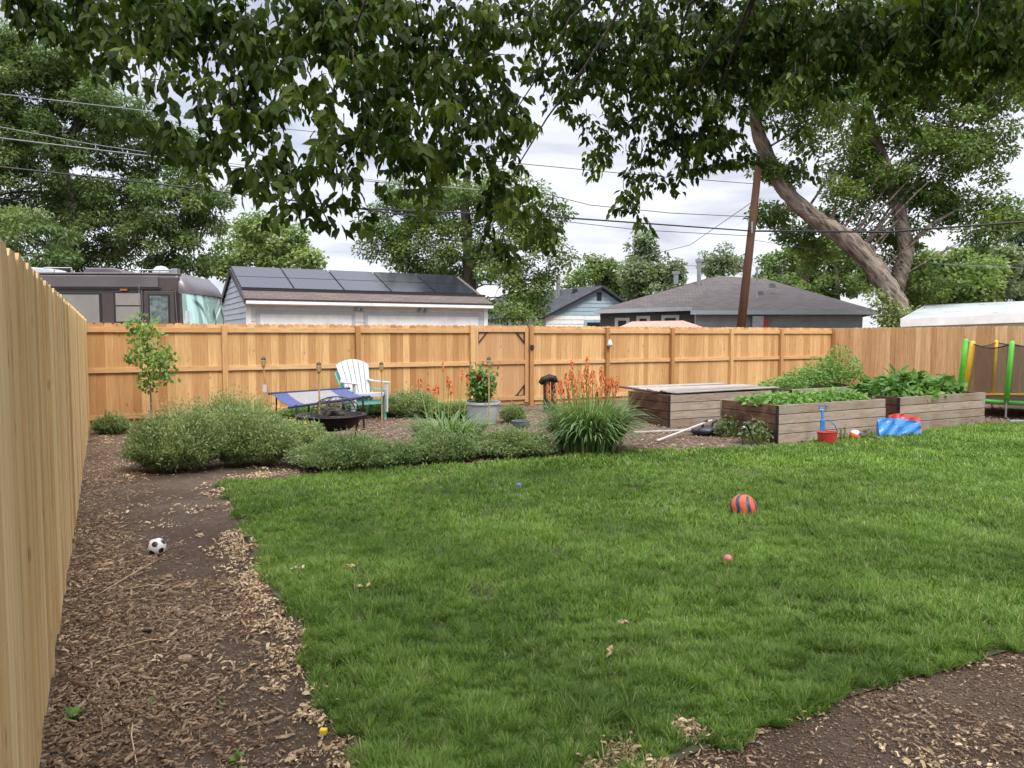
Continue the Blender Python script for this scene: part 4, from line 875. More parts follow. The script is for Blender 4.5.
# black tripod ornament
bs = G(746, 448); root = thing('garden_ornament', 'thin black metal ornament on bent legs before the front bed', 'ornament', bs)
for (a, b, c) in (((-.01, 0, .34), (-.05, 0, .16), (-.05, -.02, 0)), ((.02, 0, .3), (.1, 0, .12), (.05, -.02, 0)), ((.02, 0, .32), (.1, .0, .14), (.17, .0, .03))):
    k = MB(); k.tube([bs+Vector(a), bs+Vector(b), bs+Vector(c)], .009, 6); k.build('leg', 'black_metal', root)
k = MB(); k.tube([bs+Vector((-.04, 0, .26)), bs+Vector((.0, 0, .36)), bs+Vector((.05, 0, .24))], [.02, .035, .015], 8); k.build('body', 'black_metal', root, smooth=True)
k = MB(); k.ball(bs+Vector((-.045, -.03, .3)), .022, sub=2); k.build('head', 'galv', root)

# bucket + shovel, ball, play bag
bb = G(827, 445); root = thing('toy_bucket', 'red plastic sand bucket in front of the front raised bed', 'bucket', bb)
k = MB(); k.lathe(bb, [(.105, 0), (.145, .18), (.155, .195), (.14, .195), (.1, .01), (0, .01)], 22); k.build('bucket_body', 'red_plastic', root, smooth=False)
k = MB(); k.tube([bb+Vector((.15, 0, .19)), bb+Vector((.1, -.03, .29)), bb+Vector((-.0, -.02, .38))], .008, 6); k.build('handle', 'blue_plastic', root)
sh = G(822, 443.5); root = thing('toy_shovel', 'blue plastic toy shovel standing upright in the red bucket', 'toy shovel', sh)
k = MB(); k.box(sh.x-.035, sh.x+.035, sh.y-.02, sh.y+.015, .1, .36); k.build('blade', 'blue_plastic', root, bevel=.01)
k = MB(); k.bar((sh.x, sh.y, .34), (sh.x+.0, sh.y+.02, .50), .03, .03); k.build('shaft', 'blue_plastic', root)
k = MB(); q = Vector((sh.x, sh.y+.02, .53)); k.tube([q+Vector((-.045, 0, -.03)), q+Vector((-.045, 0, .04)), q+Vector((.045, 0, .04)), q+Vector((.045, 0, -.03)), q+Vector((-.045, 0, -.03))], .011, 6); k.build('grip', 'blue_plastic', root)
cb_ = G(855, 441); k = MB(); k.ball(cb_+Vector((0, 0, .085)), .085, lambda d: 0 if d.z+d.x*.5 < .25 else (1 if d.z-d.x*.8 > .3 else 2), 4); o = k.build('toy_ball', ['orange_ball', 'white_ball', 'navy_ball'], None, base=cb_, smooth=True); tag(o, 'orange, white and dark toy ball right of the red bucket', 'ball')
# folded blue/red plastic
wb = G(880, 434); root = thing('toy_tent', 'crumpled blue plastic sheet lying before the right bed', 'toy tent', wb)
def crumple(px0, px1, py_b, py_t, D0, th, mat, nm, seed, par, back=0.0):
    k = MB(); r_ = random.Random(seed); nx, nz = 12, 7; a = G(px0, py_b); vs_ = []
    for s in (0, 1):
        for j in range(nz+1):
            for i in range(nx+1):
                u, v = i/nx, j/nz; px = px0+(px1-px0)*u
                b = G(px, py_b-(px-px0)*.06); h = P(px, py_t, b.y).z*(1-.25*u**3)*(math.sin(math.pi*min(.5, .18+.5*v+.0))**.5 if False else 1)
                z = h*v*(1-.12*(1-math.sin(math.pi*u)**.3)); y = b.y+back+v*.10+.022*math.sin(u*11+v*5+seed)*v+.012*math.sin(u*19-v*9)+s*(.03+.10*(1-v)); vs_.append((b.x+v*.05*math.sin(u*9), y, z))
    m = (nx+1)*(nz+1)
    fs = [(j*(nx+1)+i, j*(nx+1)+i+1, (j+1)*(nx+1)+i+1, (j+1)*(nx+1)+i) for j in range(nz) for i in range(nx)]
    fs2 = [tuple(q+m for q in f)[::-1] for f in fs]; rim = [j*(nx+1) for j in range(nz+1)]+[nz*(nx+1)+i for i in range(1, nx+1)]+[j*(nx+1)+nx for j in range(nz-1, -1, -1)]
    fs3 = [(rim[i], rim[i+1], rim[i+1]+m, rim[i]+m) for i in range(len(rim)-1)]
    k.add(vs_, fs+fs2+fs3); return k.build(nm, mat, par)
crumple(880, 922, 438.5, 418.5, 0, .1, 'blue_plastic', 'blue_panel', 2, root)
r2 = thing('toy_sled', 'red plastic piece leaning behind the crumpled blue sheet', 'toy', G(905, 430)); crumple(894, 926, 437, 414.5, 0, .1, 'red_plastic', 'red_panel', 5, r2, .1)

# balls on grass
phi = (1+5**.5)/2; ICV = [Vector(v).normalized() for v in [(0, s1, s2*phi) for s1 in (-1, 1) for s2 in (-1, 1)]+[(s1, s2*phi, 0) for s1 in (-1, 1) for s2 in (-1, 1)]+[(s2*phi, 0, s1) for s1 in (-1, 1) for s2 in (-1, 1)]]
rotm = Matrix.Rotation(.5, 3, 'X') @ Matrix.Rotation(.35, 3, 'Z')
sb_ = G(157, 555); k = MB(); k.ball(sb_+Vector((0, 0, .062)), .064, lambda d: 1 if max((rotm @ v).dot(d) for v in ICV) > .945 else 0, 5)
o = k.build('soccer_ball', ['white_ball', 'black_ball'], None, base=sb_, smooth=True); tag(o, 'small white soccer ball with black spots on the bark strip', 'ball')
ob = G(743, 517); rm2 = Matrix.Rotation(-.5, 3, 'Y')
def sw(d):
    d = rm2 @ d; a = math.atan2(d.x, -d.y)+d.z*.9; return 1 if abs(((a+.25) % 1.05)-.5) < .2 and abs(d.z) < .93 else 0
k = MB(); k.ball(ob+Vector((0, 0, .088)), .115, sw, 5); o = k.build('play_ball', ['orange_ball', 'navy_ball'], None, base=ob, smooth=True); tag(o, 'orange ball with dark blue stripes lying on the lawn', 'ball')
pbk = G(728, 565); k = MB(); k.ball(pbk+Vector((0, 0, .04)), .034, sub=4); o = k.build('small_ball', 'pink_ball', None, base=pbk, smooth=True); tag(o, 'small faded red ball on the grass in front of the orange ball', 'ball')
q = G(519, 490); k = MB(); k.ball(q+Vector((0, 0, .04)), .038, sub=4); o = k.build('small_ball', 'blue_small', None, base=q, smooth=True); tag(o, 'small blue ball at the back of the lawn', 'ball')
q = G(323, 737); k = MB(); k.box(q.x-.013, q.x+.017, q.y-.012, q.y+.012, .01, .035); o = k.build('toy_block', 'yellow_plastic', None, base=q, bevel=.005); tag(o, 'little yellow plastic block by the lawn edge at the bottom', 'toy block')
q = G(147, 636); k = MB(); k.box(q.x-.02, q.x+.02, q.y-.012, q.y+.012, 0, .035); o = k.build('stake_end', 'rust_metal', None, base=q); tag(o, 'short dark square stake sticking out of the bark', 'stake')
for i, (px, py, s, l) in enumerate(((176, 612, .028, 'small grey stone in the bark strip'), (185, 660, .03, 'flat brown stone in the bark below the square stake'), (569, 464, .05, 'pale rounded rock left of the wood chip path'), (641, 453, .06, 'tan rock at the front of the wood chips'), (870, 440, .05, 'pale stone at the foot of the front bed'), (1018, 426, .05, 'pale flat stone by the trampoline leg'))):
    q = G(px, py); k = MB(); k.ball(q+Vector((0, 0, s*.3)), s, sub=2, sc=(1.2, .9, .55))
    k.v = [tuple(Vector(p)+Vector((random.uniform(-1, 1), random.uniform(-1, 1), random.uniform(-1, 1)))*s*.09) for p in k.v]; o = k.build('stone', 'stone', None, base=q); tag(o, l, 'stone')

# ------------------------------------------------------------------ trampoline
tcn = Vector((10.55, 15.35, 0)); root = thing('trampoline', 'small trampoline with green and yellow foam poles and a black net', 'trampoline', tcn); TR = 1.35; MZ = .30
pp_ = [P(963, 390, 15.9), P(970, 390, 15.6), P(1011, 400, 14.35), P(996, 380, 16.5), None, None]
def ringpt(a, r, z): return tcn+Vector((math.cos(a)*r, math.sin(a)*r, z))
k = MB(); k.tube([ringpt(i*math.pi/18, TR, MZ) for i in range(37)], .022, 8, cap=False); k.build('frame_ring', 'galv', root)
k = MB(); k.lathe(tcn+Vector((0, 0, MZ+.0)), [(0, .0), (TR-.22, .0), (TR-.22, -.008), (0, -.008)], 36); k.build('jumping_mat', 'black_plastic', root)
for i in range(6):
    k = MB(); vs_ = []
    for j in range(7):
        a = (i+j/6)*math.pi/3
        for r in (TR-.24, TR+.05): vs_.append(ringpt(a, r, MZ+.045 if r > TR else MZ+.05))
    vs_ += [p-Vector((0, 0, .03)) for p in vs_]; m = 14
    k.add(vs_, [(2*j, 2*j+1, 2*j+3, 2*j+2) for j in range(6)]+[(m+2*j+2, m+2*j+3, m+2*j+1, m+2*j) for j in range(6)]+[(2*j+1, m+2*j+1, m+2*j+3, 2*j+3) for j in range(6)]+[(2*j+2, m+2*j+2, m+2*j, 2*j) for j in range(6)]); k.build('spring_pad', 'green_foam' if i in (2, 3, 0) else 'yellow_foam', root)
angs = []
for (px, D, colr, tpx, ty, wd) in ((961.5, 15.9, 'green_foam', 966, 339, .052), (967.5, 15.6, 'yellow_foam', 973, 341, .052), (1009, 14.4, 'green_foam', 1012.5, 341, .045), (994.5, 16.55, 'yellow_foam', 996.5, 340, .04), (1060, 14.0, 'yellow_foam', 1062, 338, .045), (1085, 15.2, 'green_foam', 1090, 338, .045), (1050, 16.6, 'green_foam', 1052, 339, .045)):
    tz = P(tpx, ty, D).z; b = P(px, 336, D); t_ = P(tpx, 336, D); b.z = MZ+.05; t_.z = tz
    k = MB(); k.tube([b, t_-(t_-b).normalized()*.03, t_], [wd, wd, wd*.6], 10); po = k.build('pole', colr, root, smooth=True); angs.append((b, t_))
    k = MB(); g0 = Vector((b.x, b.y, 0)); k.tube([b, Vector((b.x, b.y, .06)), g0+Vector((.06, .0, .02))], .018, 7); k.build('leg', 'galv', root)
k = MB(); g0 = G(1010, 422); k.tube([g0+Vector((0, 0, .02)), g0+Vector((.5, -.1, .025)), g0+Vector((1.2, .2, .025))], .018, 7); k.build('base_bar', 'galv', root)
ordp = [0, 3, 6, 5, 4, 2, 1]; net = MB(); rp = MB()
for i in range(len(ordp)):
    b0, t0 = angs[ordp[i]]; b1, t1 = angs[ordp[(i+1) % len(ordp)]]
    if i == len(ordp)-1: continue
    vs_ = []; n = 8
    for j in range(n+1):
        u = j/n; tp_ = t0*(1-u)+t1*u-Vector((0, 0, .09*math.sin(math.pi*u)+.05)); bt = b0*(1-u)+b1*u; vs_ += [bt, tp_]
    net.add(vs_, [(2*j, 2*j+2, 2*j+3, 2*j+1) for j in range(n)]); rp.tube([vs_[2*j+1] for j in range(n+1)], .012, 6)
net.build('net', 'net', root); rp.build('net_rope', 'black_plastic', root)

# ------------------------------------------------------------------ buildings
def lapwall(mb, x0, x1, z0, z1, y=0, lap=.14, fn=None, sgn=-1):
    z = z0
    while z < z1-.01:
        zt = min(z+lap, z1); a0, a1 = (x0, x1) if fn is None else fn(z); b0, b1 = (x0, x1) if fn is None else fn(zt)
        if a1-a0 > .02: mb.add([(a0, y+sgn*.028, z), (a1, y+sgn*.028, z), (b1, y+sgn*.008, zt), (b0, y+sgn*.008, zt), (a0, y, z), (a1, y, z)], [(0, 1, 2, 3) if sgn < 0 else (3, 2, 1, 0), (4, 5, 1, 0) if sgn < 0 else (0, 1, 5, 4)], random.random())
        z = zt
# garage: D=20.5
gO = P(247, 336, 20.5); gO.z = 0; gL = (P(492, 336, 20.5).x, 0); gu = FD
def sol_len(px, O, u):
    d = ray(px, 336); det = u.x*(-d.y)-u.y*(-d.x); return ((-O.x)*(-d.y)-(-O.y)*(-d.x))/det
gW = sol_len(487, gO, gu); gD = 4.5; eav = P(247, 300, 20.5).z+.05; rid = eav+.88
gar = thing('garage', 'low pale garage with solar panels on its roof behind the back fence', 'garage', gO)
k = MB().frame(gO, gu); k.box(0, gW, .05, gD, 0, eav); k.build('core_wall', 'cream_paint', gar)
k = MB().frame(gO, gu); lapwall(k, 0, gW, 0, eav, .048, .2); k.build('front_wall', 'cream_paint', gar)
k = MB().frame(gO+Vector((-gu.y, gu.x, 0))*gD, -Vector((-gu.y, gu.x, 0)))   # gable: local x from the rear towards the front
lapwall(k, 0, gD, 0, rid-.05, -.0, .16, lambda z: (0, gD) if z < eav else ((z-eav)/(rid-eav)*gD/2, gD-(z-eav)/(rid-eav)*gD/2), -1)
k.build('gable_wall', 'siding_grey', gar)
k = MB().frame(gO, gu); k.prism([(0, 0)], 0, 0) if False else None
oh = .3; ol = .06; sl = (rid-eav)/(gD/2)
fr_ = lambda x, y, z: tuple(Vector((gO.x, gO.y, 0))+gu*x+Vector((-gu.y, gu.x, 0))*y+Vector((0, 0, z)))
k = MB(); k.slab([fr_(-ol, -oh, eav-oh*sl+.1), fr_(gW+ol, -oh, eav-oh*sl+.1), fr_(gW+ol, gD/2, rid+.1), fr_(-ol, gD/2, rid+.1)], .06); k.slab([fr_(-ol, gD+oh, eav-oh*sl+.1), fr_(gW+ol, gD+oh, eav-oh*sl+.1), fr_(gW+ol, gD/2, rid+.1), fr_(-ol, gD/2, rid+.1)], .06); k.build('roof', 'shingle_brown', gar)
k = MB().frame(gO, gu); k.box(-ol, gW+ol, -oh-.03, -oh, eav-oh*sl-.04, eav-oh*sl+.04); k.box(-ol, gW+ol, -oh+.001, .04, eav-oh*sl-.06, eav-oh*sl-.045); k.build('fascia', 'white_paint', gar)
k = MB()
k.bar(fr_(-ol-.02, -oh, eav-oh*sl+.02), fr_(-ol-.02, gD/2, rid+.02), .03, .16); k.bar(fr_(-ol-.02, gD+oh, eav-oh*sl+.02), fr_(-ol-.02, gD/2, rid+.02), .03, .16); k.build('rake_board', 'rv_trim', gar)
for xx in (-.02, gW-.12): k = MB().frame(gO, gu); k.box(xx, xx+.14, -.02, .02, 0, eav-.12); k.build('corner_board', 'white_paint', gar)
for (a, b) in ((.35, gW*.40), (gW*.465, gW-.3)):
    d = MB().frame(gO, gu); d.box(a, b, .0, .03, 0, eav-.42)
    for z in (.45, .9, 1.35): d.box(a+.01, b-.01, -.008, -.001, z, z+.02)
    do = d.build('garage_door', 'white_paint', gar); d = MB().frame(gO, gu); d.box(a-.1, b+.1, -.012, .018, eav-.42, eav-.3); d.box(a-.1, a, -.012, .018, 0, eav-.421); d.box(b, b+.1, -.012, .018, 0, eav-.421); d.build('door_trim', 'siding_grey', do)
for xx in (gW*.43, gW*.70):
    k = MB().frame(gO, gu); k.box(xx-.07, xx+.07, -.03, .0, eav-.3, eav-.18); k.ball((xx-.09, -.08, eav-.26), .055, sub=2); k.ball((xx+.09, -.08, eav-.26), .055, sub=2); k.build('flood_light', 'galv', gar)
NC = 5; pw = (gW-.05)/NC
for i in range(NC):
    for j in range(2):
        x0 = .0+i*pw-.05; y0 = .38+j*.93; p_ = MB(); zf = lambda y: eav+y*sl+.17
        p_.slab([fr_(x0, y0, zf(y0)), fr_(x0+pw-.05, y0, zf(y0)), fr_(x0+pw-.05, y0+.89, zf(y0+.89)), fr_(x0, y0+.89, zf(y0+.89))], .035); p_.build('solar_panel', 'solar', gar)
k = MB(); k.bar(fr_(-.05, .33, eav+.33*sl+.12), fr_(gW+.1, .33, eav+.33*sl+.12), .05, .08); k.build('panel_rail', 'rv_trim', gar)

# motorhome
rD = 16.9; rO = P(181, 336, rD); rO.z = 0; rx0 = -9.5; zr = P(120, 274, rD).z
rv = thing('motorhome', 'dark brown motorhome with a teal tinted windshield parked beyond the back fence', 'motorhome', (rO.x-3, rO.y+1.2, 0))
ru = Vector((1, .06, 0)).normalized(); RW = 2.25
k = MB().frame(rO, ru); 
k.box(rx0, -.02, 0, RW, .45, zr-.02); k.build('body', 'rv_brown', rv, bevel=.06)
k = MB().frame(rO, ru); k.box(rx0, -.45, -.035, -.002, zr-.30, zr-.04); k.build('awning', 'rv_silver', rv, bevel=.03)
k = MB().frame(rO, ru); k.box(rx0, -.4, -.05, -.0, zr-.335, zr-.302); k.build('awning_rail', 'rv_trim', rv)
k = MB().frame(rO, ru); k.box(rx0+.01, -.06, .02, RW-.02, zr-.02, zr+.03); k.build('roof_cap', 'rv_silver', rv, bevel=.02)
def nose(rings, nm, mat, a0=0.0, a1=1.0, par=None, grow=0.0):
    k = MB().frame(rO, ru); n = 24; vs_ = []
    for (z, ex, inset) in rings:
        for j in range(n+1):
            a = math.pi*(a0+(a1-a0)*j/n); vs_.append((-.03+(ex+grow)*math.sin(a)**.75, RW/2-(RW/2-inset+grow*.5)*math.cos(a), z))
    k.add(vs_, [(i*(n+1)+j, i*(n+1)+j+1, (i+1)*(n+1)+j+1, (i+1)*(n+1)+j) for i in range(len(rings)-1) for j in range(n)]); return k.build(nm, mat, par or rv, smooth=True)
nose([(.45, .50, 0), (1.0, .60, 0), (1.3, .60, 0), (2.0, .52, 0), (zr-.45, .40, 0)], 'nose', 'rv_brown')
nose([(1.32, .60, 0), (2.0, .52, 0), (zr-.43, .40, 0)], 'windshield', 'windshield', .03, .97, None, .012)
nose([(zr-.44, .46, 0), (zr-.36, .44, 0), (zr-.2, .32, .02), (zr-.06, .14, .1), (zr+.02, .0, .25)], 'front_cap', 'rv_silver')
k = MB().frame(rO, ru); k.box(-.1, -.02, -.015, .01, .6, zr-.4); k.build('pillar', 'rv_trim', rv)
k = MB().frame(rO, ru); k.tube([(.15, .02, zr-1.2), (.25, -.22, zr-1.05), (.27, -.2, zr-.85)], .02, 8); k.box(.2, .25, -.26, -.18, zr-1.1, zr-.82); k.build('side_mirror', 'white_plastic', rv)
def rvx(px): return (P(px, 336, rD).x-rO.x)
def rvz(py): return P(120, py, rD).z
for (a, b, t0, mt) in ((44, 103, 295, 'blind_glass'), (119, 143, 293.5, 'blind_glass')):
    x0, x1 = rvx(a), rvx(b); z1 = rvz(t0); z0 = z1-.62
    w = MB().frame(rO, ru); w.box(x0-.05, x1+.05, -.018, .01, z0-.05, z1+.05); wo_ = w.build('window', 'rv_trim', rv, bevel=.03)
    w = MB().frame(rO, ru); w.box(x0, x1 if a > 100 else x1, -.024, -.017, z0, z1 if a < 100 else z0+.33); w.build('glass', mt, wo_)
    if a > 100: w = MB().frame(rO, ru); w.box(x0, x1, -.024, -.017, z0+.36, z1); w.build('glass', 'blind_glass', wo_)
x0, x1 = rvx(146), rvx(176); z1 = rvz(291)
dr = MB().frame(rO, ru); dr.box(x0, x1, -.022, .01, .55, z1); do = dr.build('door', 'rv_brown', rv, bevel=.03)
dr = MB().frame(rO, ru); dr.box(x0+.1, x1-.1, -.03, -.02, z1-.85, z1-.07); dw = dr.build('window_frame', 'rv_trim', do, bevel=.03)
dr = MB().frame(rO, ru); dr.box(x0+.14, x1-.14, -.036, -.03, z1-.81, z1-.11); dr.build('glass', 'curtain_glass', do)
k = MB().frame(rO, ru); k.tube([(x0-.03, -.03, .6), (x0-.03, -.03, z1+.03), (x1+.02, -.03, z1+.03), (x1+.1, -.03, .6)], .012, 6); k.build('door_trim', 'rv_silver', rv)
k = MB().frame(rO, ru); k.box(rvx(124), rvx(131), -.05, -.0, rvz(291), rvz(288)); k.build('marker_light', 'orange_lens', rv)
# roof items
k = MB().frame(rO, ru); c = rvx(93); k.prism([(c-.48, zr+.03), (c+.52, zr+.03), (c+.40, zr+.15), (c+.2, zr+.19), (c-.38, zr+.19)], .7, 1.5); k.build('air_conditioner', 'rv_silver', rv, bevel=.03)
k = MB().frame(rO, ru); k.lathe((rvx(153), .6, zr+.03), [(.18, 0), (.18, .06), (.16, .13), (.1, .18), (0, .2)], 20); k.build('satellite_dome', 'white_plastic', rv, smooth=True)
k = MB().frame(rO, ru); c = rvx(35); k.prism([(c-.6, zr+.03), (c+.35, zr+.03), (c+.15, zr+.16), (c-.5, zr+.2)], .6, 1.3); k.build('roof_vent', 'white_plastic', rv, bevel=.02)
k = MB().frame(rO, ru)
k.tube([(rvx(48), .12, zr+.13), (rvx(75), .12, zr+.13)], .015, 6); k.tube([(rvx(58), .12, zr+.02), (rvx(58), .12, zr+.15)], .015, 6); k.tube([(rvx(140), .12, zr+.09), (rvx(172), .12, zr+.09)], .015, 6)
for q in (141, 160, 171): k.tube([(rvx(q), .12, zr+.02), (rvx(q), .12, zr+.10)], .012, 6)
k.build('roof_rail', 'galv', rv); k = MB().frame(rO, ru); k.box(rvx(168), rvx(174), .3, .5, zr+.03, zr+.15); k.build('antenna', 'galv', rv)
for xw in (-.9, -7.2):
    for yw in (.12, RW-.12):
        k = MB().frame(rO, ru); pts = [(xw, yw-.12, .45), (xw, yw+.12, .45)]; k.tube(pts, .45, 24); k.build('wheel', 'black_plastic', rv)

# blue house
bD_ = 38; hO = P(546, 336, bD_); hO.z = 0; hu = (P(627, 336, 38.8)-P(546, 336, 38)).normalized(); hu.z = 0; hW = W(98, 38)
house = thing('house', 'small pale blue house with a dark roof and white lower wall', 'house', hO); ez = P(546, 315, 38).z; pz = P(600, 287, 38).z
hb = Vector((-hu.y, hu.x, 0)); back = Vector((-.55, .84, 0)).normalized()
hf = lambda x, y, z: Vector((hO.x, hO.y, 0))+hu*x+back*y+Vector((0, 0, z)); pk = hW*.56
k = MB().frame(hO, hu); lapwall(k, 0, hW, 0, ez, 0, .22); k.box(0, hW, .005, .3, 0, ez); k.build('lower_wall', 'white_paint', house)
k = MB().frame(hO, hu); lapwall(k, 0, hW, ez, pz, 0, .2, lambda z: ((z-ez)/(pz-ez)*pk, hW-(z-ez)/(pz-ez)*(hW-pk))); k.build('gable_wall', 'blue_siding', house)
k = MB(); k.add([hf(0, 0.3, 0), hf(0, 9, 0), hf(0, 9, ez), hf(0, .3, ez), hf(hW, 0.3, 0), hf(hW, 9, 0), hf(hW, 9, ez), hf(hW, .3, ez)], [(0, 1, 2, 3), (4, 5, 6, 7)]); k.build('side_wall', 'white_paint', house)
k = MB(); q = .4; sl1 = (pz-ez)/pk; sl2 = (pz-ez)/(hW-pk)
k.slab([hf(-q, -.35, ez-q*sl1+.08), hf(pk, -.35, pz+.08), hf(pk, 9, pz+.08), hf(-q, 9, ez-q*sl1+.08)], .1); k.slab([hf(hW+q, -.35, ez-q*sl2+.08), hf(pk, -.35, pz+.08), hf(pk, 9, pz+.08), hf(hW+q, 9, ez-q*sl2+.08)], .1); k.build('roof', 'shingle_dark', house)
k = MB().frame(hO, hu); k.box(pk-.12, pk+.12, -.05, 0.0, ez+.75, ez+1.15); k.build('vent', 'rv_trim', house)
k = MB().frame(hO, hu); k.box(hW*.40, hW*.62, -.06, 0, ez-1.2, ez-.25); wo_ = k.build('window', 'blue_siding', house); k = MB().frame(hO, hu); k.box(hW*.43, hW*.59, -.08, -.05, ez-1.1, ez-.36); k.build('pane', 'glass_dark', wo_)
for (x, y) in ((pk-.9, 2.0), ): k = MB(); k.tube([hf(x, y, pz-.6), hf(x, y, pz+.75)], .12, 8); k.build('chimney_pipe', 'galv', house)
for y in (1.2, 2.6, 4, 5.4): k = MB(); k.box(*(lambda p: (p.x-.12, p.x+.12, p.y-.12, p.y+.12, p.z, p.z+.2))(hf(pk-.5, y, pz-.2))); k.build('roof_vent', 'rv_trim', house)

# dark grey hip roofed house
D2 = 30.0; e2 = P(690, 311.5, D2).z; r2z = P(718, 276, 34).z
house = thing('house', 'low dark grey house with a brown hipped shingle roof behind the utility pole', 'house', P(720, 336, 31)*1-Vector((0, 0, P(720, 336, 31).z)))
def gp(px, D, z): p = P(px, 336, D); p.z = z; return p
e_fl = gp(594, 32.5, e2+.12); e_fm = gp(690, 29.6, e2); e_fr = gp(879, 29.6, e2); rl = gp(716, 35, P(716, 275.5, 35).z); rr_ = gp(765, 34.5, P(765, 279, 34.5).z); bk_r = gp(850, 40, e2); bk_l = gp(640, 42, e2)
k = MB(); k.slab([e_fm, e_fr, rr_, rl], .12); k.slab([e_fr, bk_r, rr_], .12); k.slab([e_fl, gp(735, 31.5, e2+.32), rl+Vector((0, .02, -.02))], .12); k.slab([e_fl, rl, bk_l], .12); k.slab([bk_r, bk_l, rl, rr_], .12); k.build('roof', 'shingle_grey', house)
def wallseg(a, b, h, mat, nm, par, lap=.2, inset=.35):
    a = Vector((a.x, a.y+inset, 0)); b = Vector((b.x, b.y+inset, 0)); k = MB().frame(a, b-a); w = (b-a).length; lapwall(k, 0, w, 0, h, 0, lap); k.box(0, w, .004, .2, 0, h); return k.build(nm, mat, par), a, (b-a).normalized(), w
wallseg(e_fm+Vector((.3, 0, 0)), e_fr-Vector((.5, 0, 0)), e2-.1, 'grey_siding', 'main_wall', house)
_, wa, wu, ww = wallseg(e_fl+Vector((.3, 0, 0)), gp(735, 31.5, 0), e2, 'dark_siding', 'wing_wall', house)
k = MB(); k.bar(e_fm-Vector((.0, .06, .05)), e_fr-Vector((0, .06, .05)), .06, .16); k.bar(e_fl-Vector((0, .06, .05)), gp(725, 31.3, e2+.2), .06, .16); k.build('gutter', 'siding_grey', house)
for (px, wpx, t0, b0) in ((622, 11, 318, 329), (643, 10, 316, 324), (670, 14, 315, 323)):
    D = 32.2 if px < 630 else (31.9 if px < 650 else 31.4); z1 = P(px, t0, D).z; z0 = z1-.9; c = sol_len(px, wa, wu); hw = W(wpx, D)/2
    k = MB().frame(wa, wu); k.box(c-hw-.08, c+hw+.08, -.06, 0, z0-.1, z1+.02); wn = k.build('window', 'white_paint', house); k = MB().frame(wa, wu); k.box(c-hw+.06, c+hw-.06, -.08, -.055, z0, z1-.1); k.build('pane', 'glass_dark', wn)
for (px, pt, pb_, D, r) in ((699, 262, 286, 34.2, .16), (676, 274, 284, 34.5, .18), (757, 270, 298, 31, .07)):
    k = MB(); a = P(px, pb_, D); b = P(px, pt, D); k.tube([a, b], r*.6, 8); k.tube([b, b+Vector((0, 0, .12))], r, 8); k.build('chimney_pipe', 'galv', house)
for (px, py) in ((760, 292), (772, 284)): q = P(px, py, 32); k = MB(); k.box(q.x-.11, q.x+.11, q.y-.11, q.y+.11, q.z-.15, q.z+.02); k.build('roof_vent', 'galv', house)
q = P(758, 325, 29.7); k = MB(); k.box(q.x-.22, q.x+.22, q.y, q.y+.15, q.z-.3, q.z+.35); k.build('meter_box', 'galv', house)
q = P(766, 325, 29.7); k = MB(); k.box(q.x-.1, q.x+.1, q.y, q.y+.12, q.z-.1, q.z+.22); k.build('warning_sign', 'red_plastic', house)

# faded canopy
q0 = P(660, 336, 23); root = thing('canopy_tent', 'faded red canopy top poking above the back fence', 'canopy', (q0.x, q0.y, 0))
cz = P(660, 322, 23).z; a, b, c, d = P(617, 328, 22.5), P(706, 328, 22.5), P(712, 330, 26), P(628, 330, 26); r0, r1 = P(632, 321.5, 24), P(683, 320.5, 24)
k = MB(); k.slab([a, b, r1, r0], .02); k.slab([b, c, r1], .02); k.slab([d, a, r0], .02); k.slab([c, d, r0, r1], .02); k.build('canopy_cover', 'pinkish_canvas', root)
for p in (a, b, c, d): k = MB(); k.tube([Vector((p.x, p.y, 0)), p-Vector((0, 0, .03))], .03, 6); k.build('pole', 'galv', root)

# white shed right
D3 = 21.5; a = P(900, 319, D3); b = P(1120, 310, 19); a2 = P(925, 305, D3+4.2); b2 = P(1150, 296, 23)
root = thing('shed', 'long white shed with a patchy metal roof behind the right fence', 'shed', (a.x, a.y, 0)); bk = Vector((a2.x-a.x, a2.y-a.y, 0))
k = MB(); k.slab([a, b, b2, a2], .06); k.build('roof', 'metal_roof', root)
k = MB(); k.bar(a+Vector((0, -.03, -.11)), b+Vector((0, -.03, -.11)), .04, .22); k.build('fascia', 'white_paint', root)
k = MB(); k.add([Vector((a.x+.1, a.y+.12, 0)), Vector((b.x, b.y+.12, 0)), b+Vector((0, .12, -.1)), a+Vector((.1, .12, -.1)), Vector((a2.x+.1, a2.y, 0)), a2+Vector((.1, 0, -.1))], [(0, 1, 2, 3), (4, 0, 3, 5)]); k.build('wall', 'cream_paint', root)

# ------------------------------------------------------------------ utility poles and wires
up_b = P(738, 336, 24); up_b.z = 0; p1 = P(745, 290, 24); p2 = P(757, 180, 24); dr_ = (p2-p1).normalized(); top = p2+dr_*.7; bot = p1-dr_*((p1.z)/dr_.z)
root = thing('utility_pole', 'leaning brown wooden utility pole behind the back fence', 'utility pole', bot)
k = MB(); k.tube([bot, (bot+top)/2, top], [.145, .13, .11], 14); k.build('shaft', 'pole_wood', root, smooth=True)
k = MB(); q = P(752, 233, 23.8); k.tube([q, q+Vector((0, 0, .35))], .03, 6); k.build('insulator', 'galv', root)
fp_ = P(806, 300, 44); t_ = P(805, 246, 44); root = thing('utility_pole', 'distant thin utility pole rising beyond the grey roof', 'utility pole', (fp_.x, fp_.y, 0)); k = MB(); k.tube([(fp_.x, fp_.y, 0), t_], [.16, .13], 10); k.build('shaft', 'pole_wood', root)
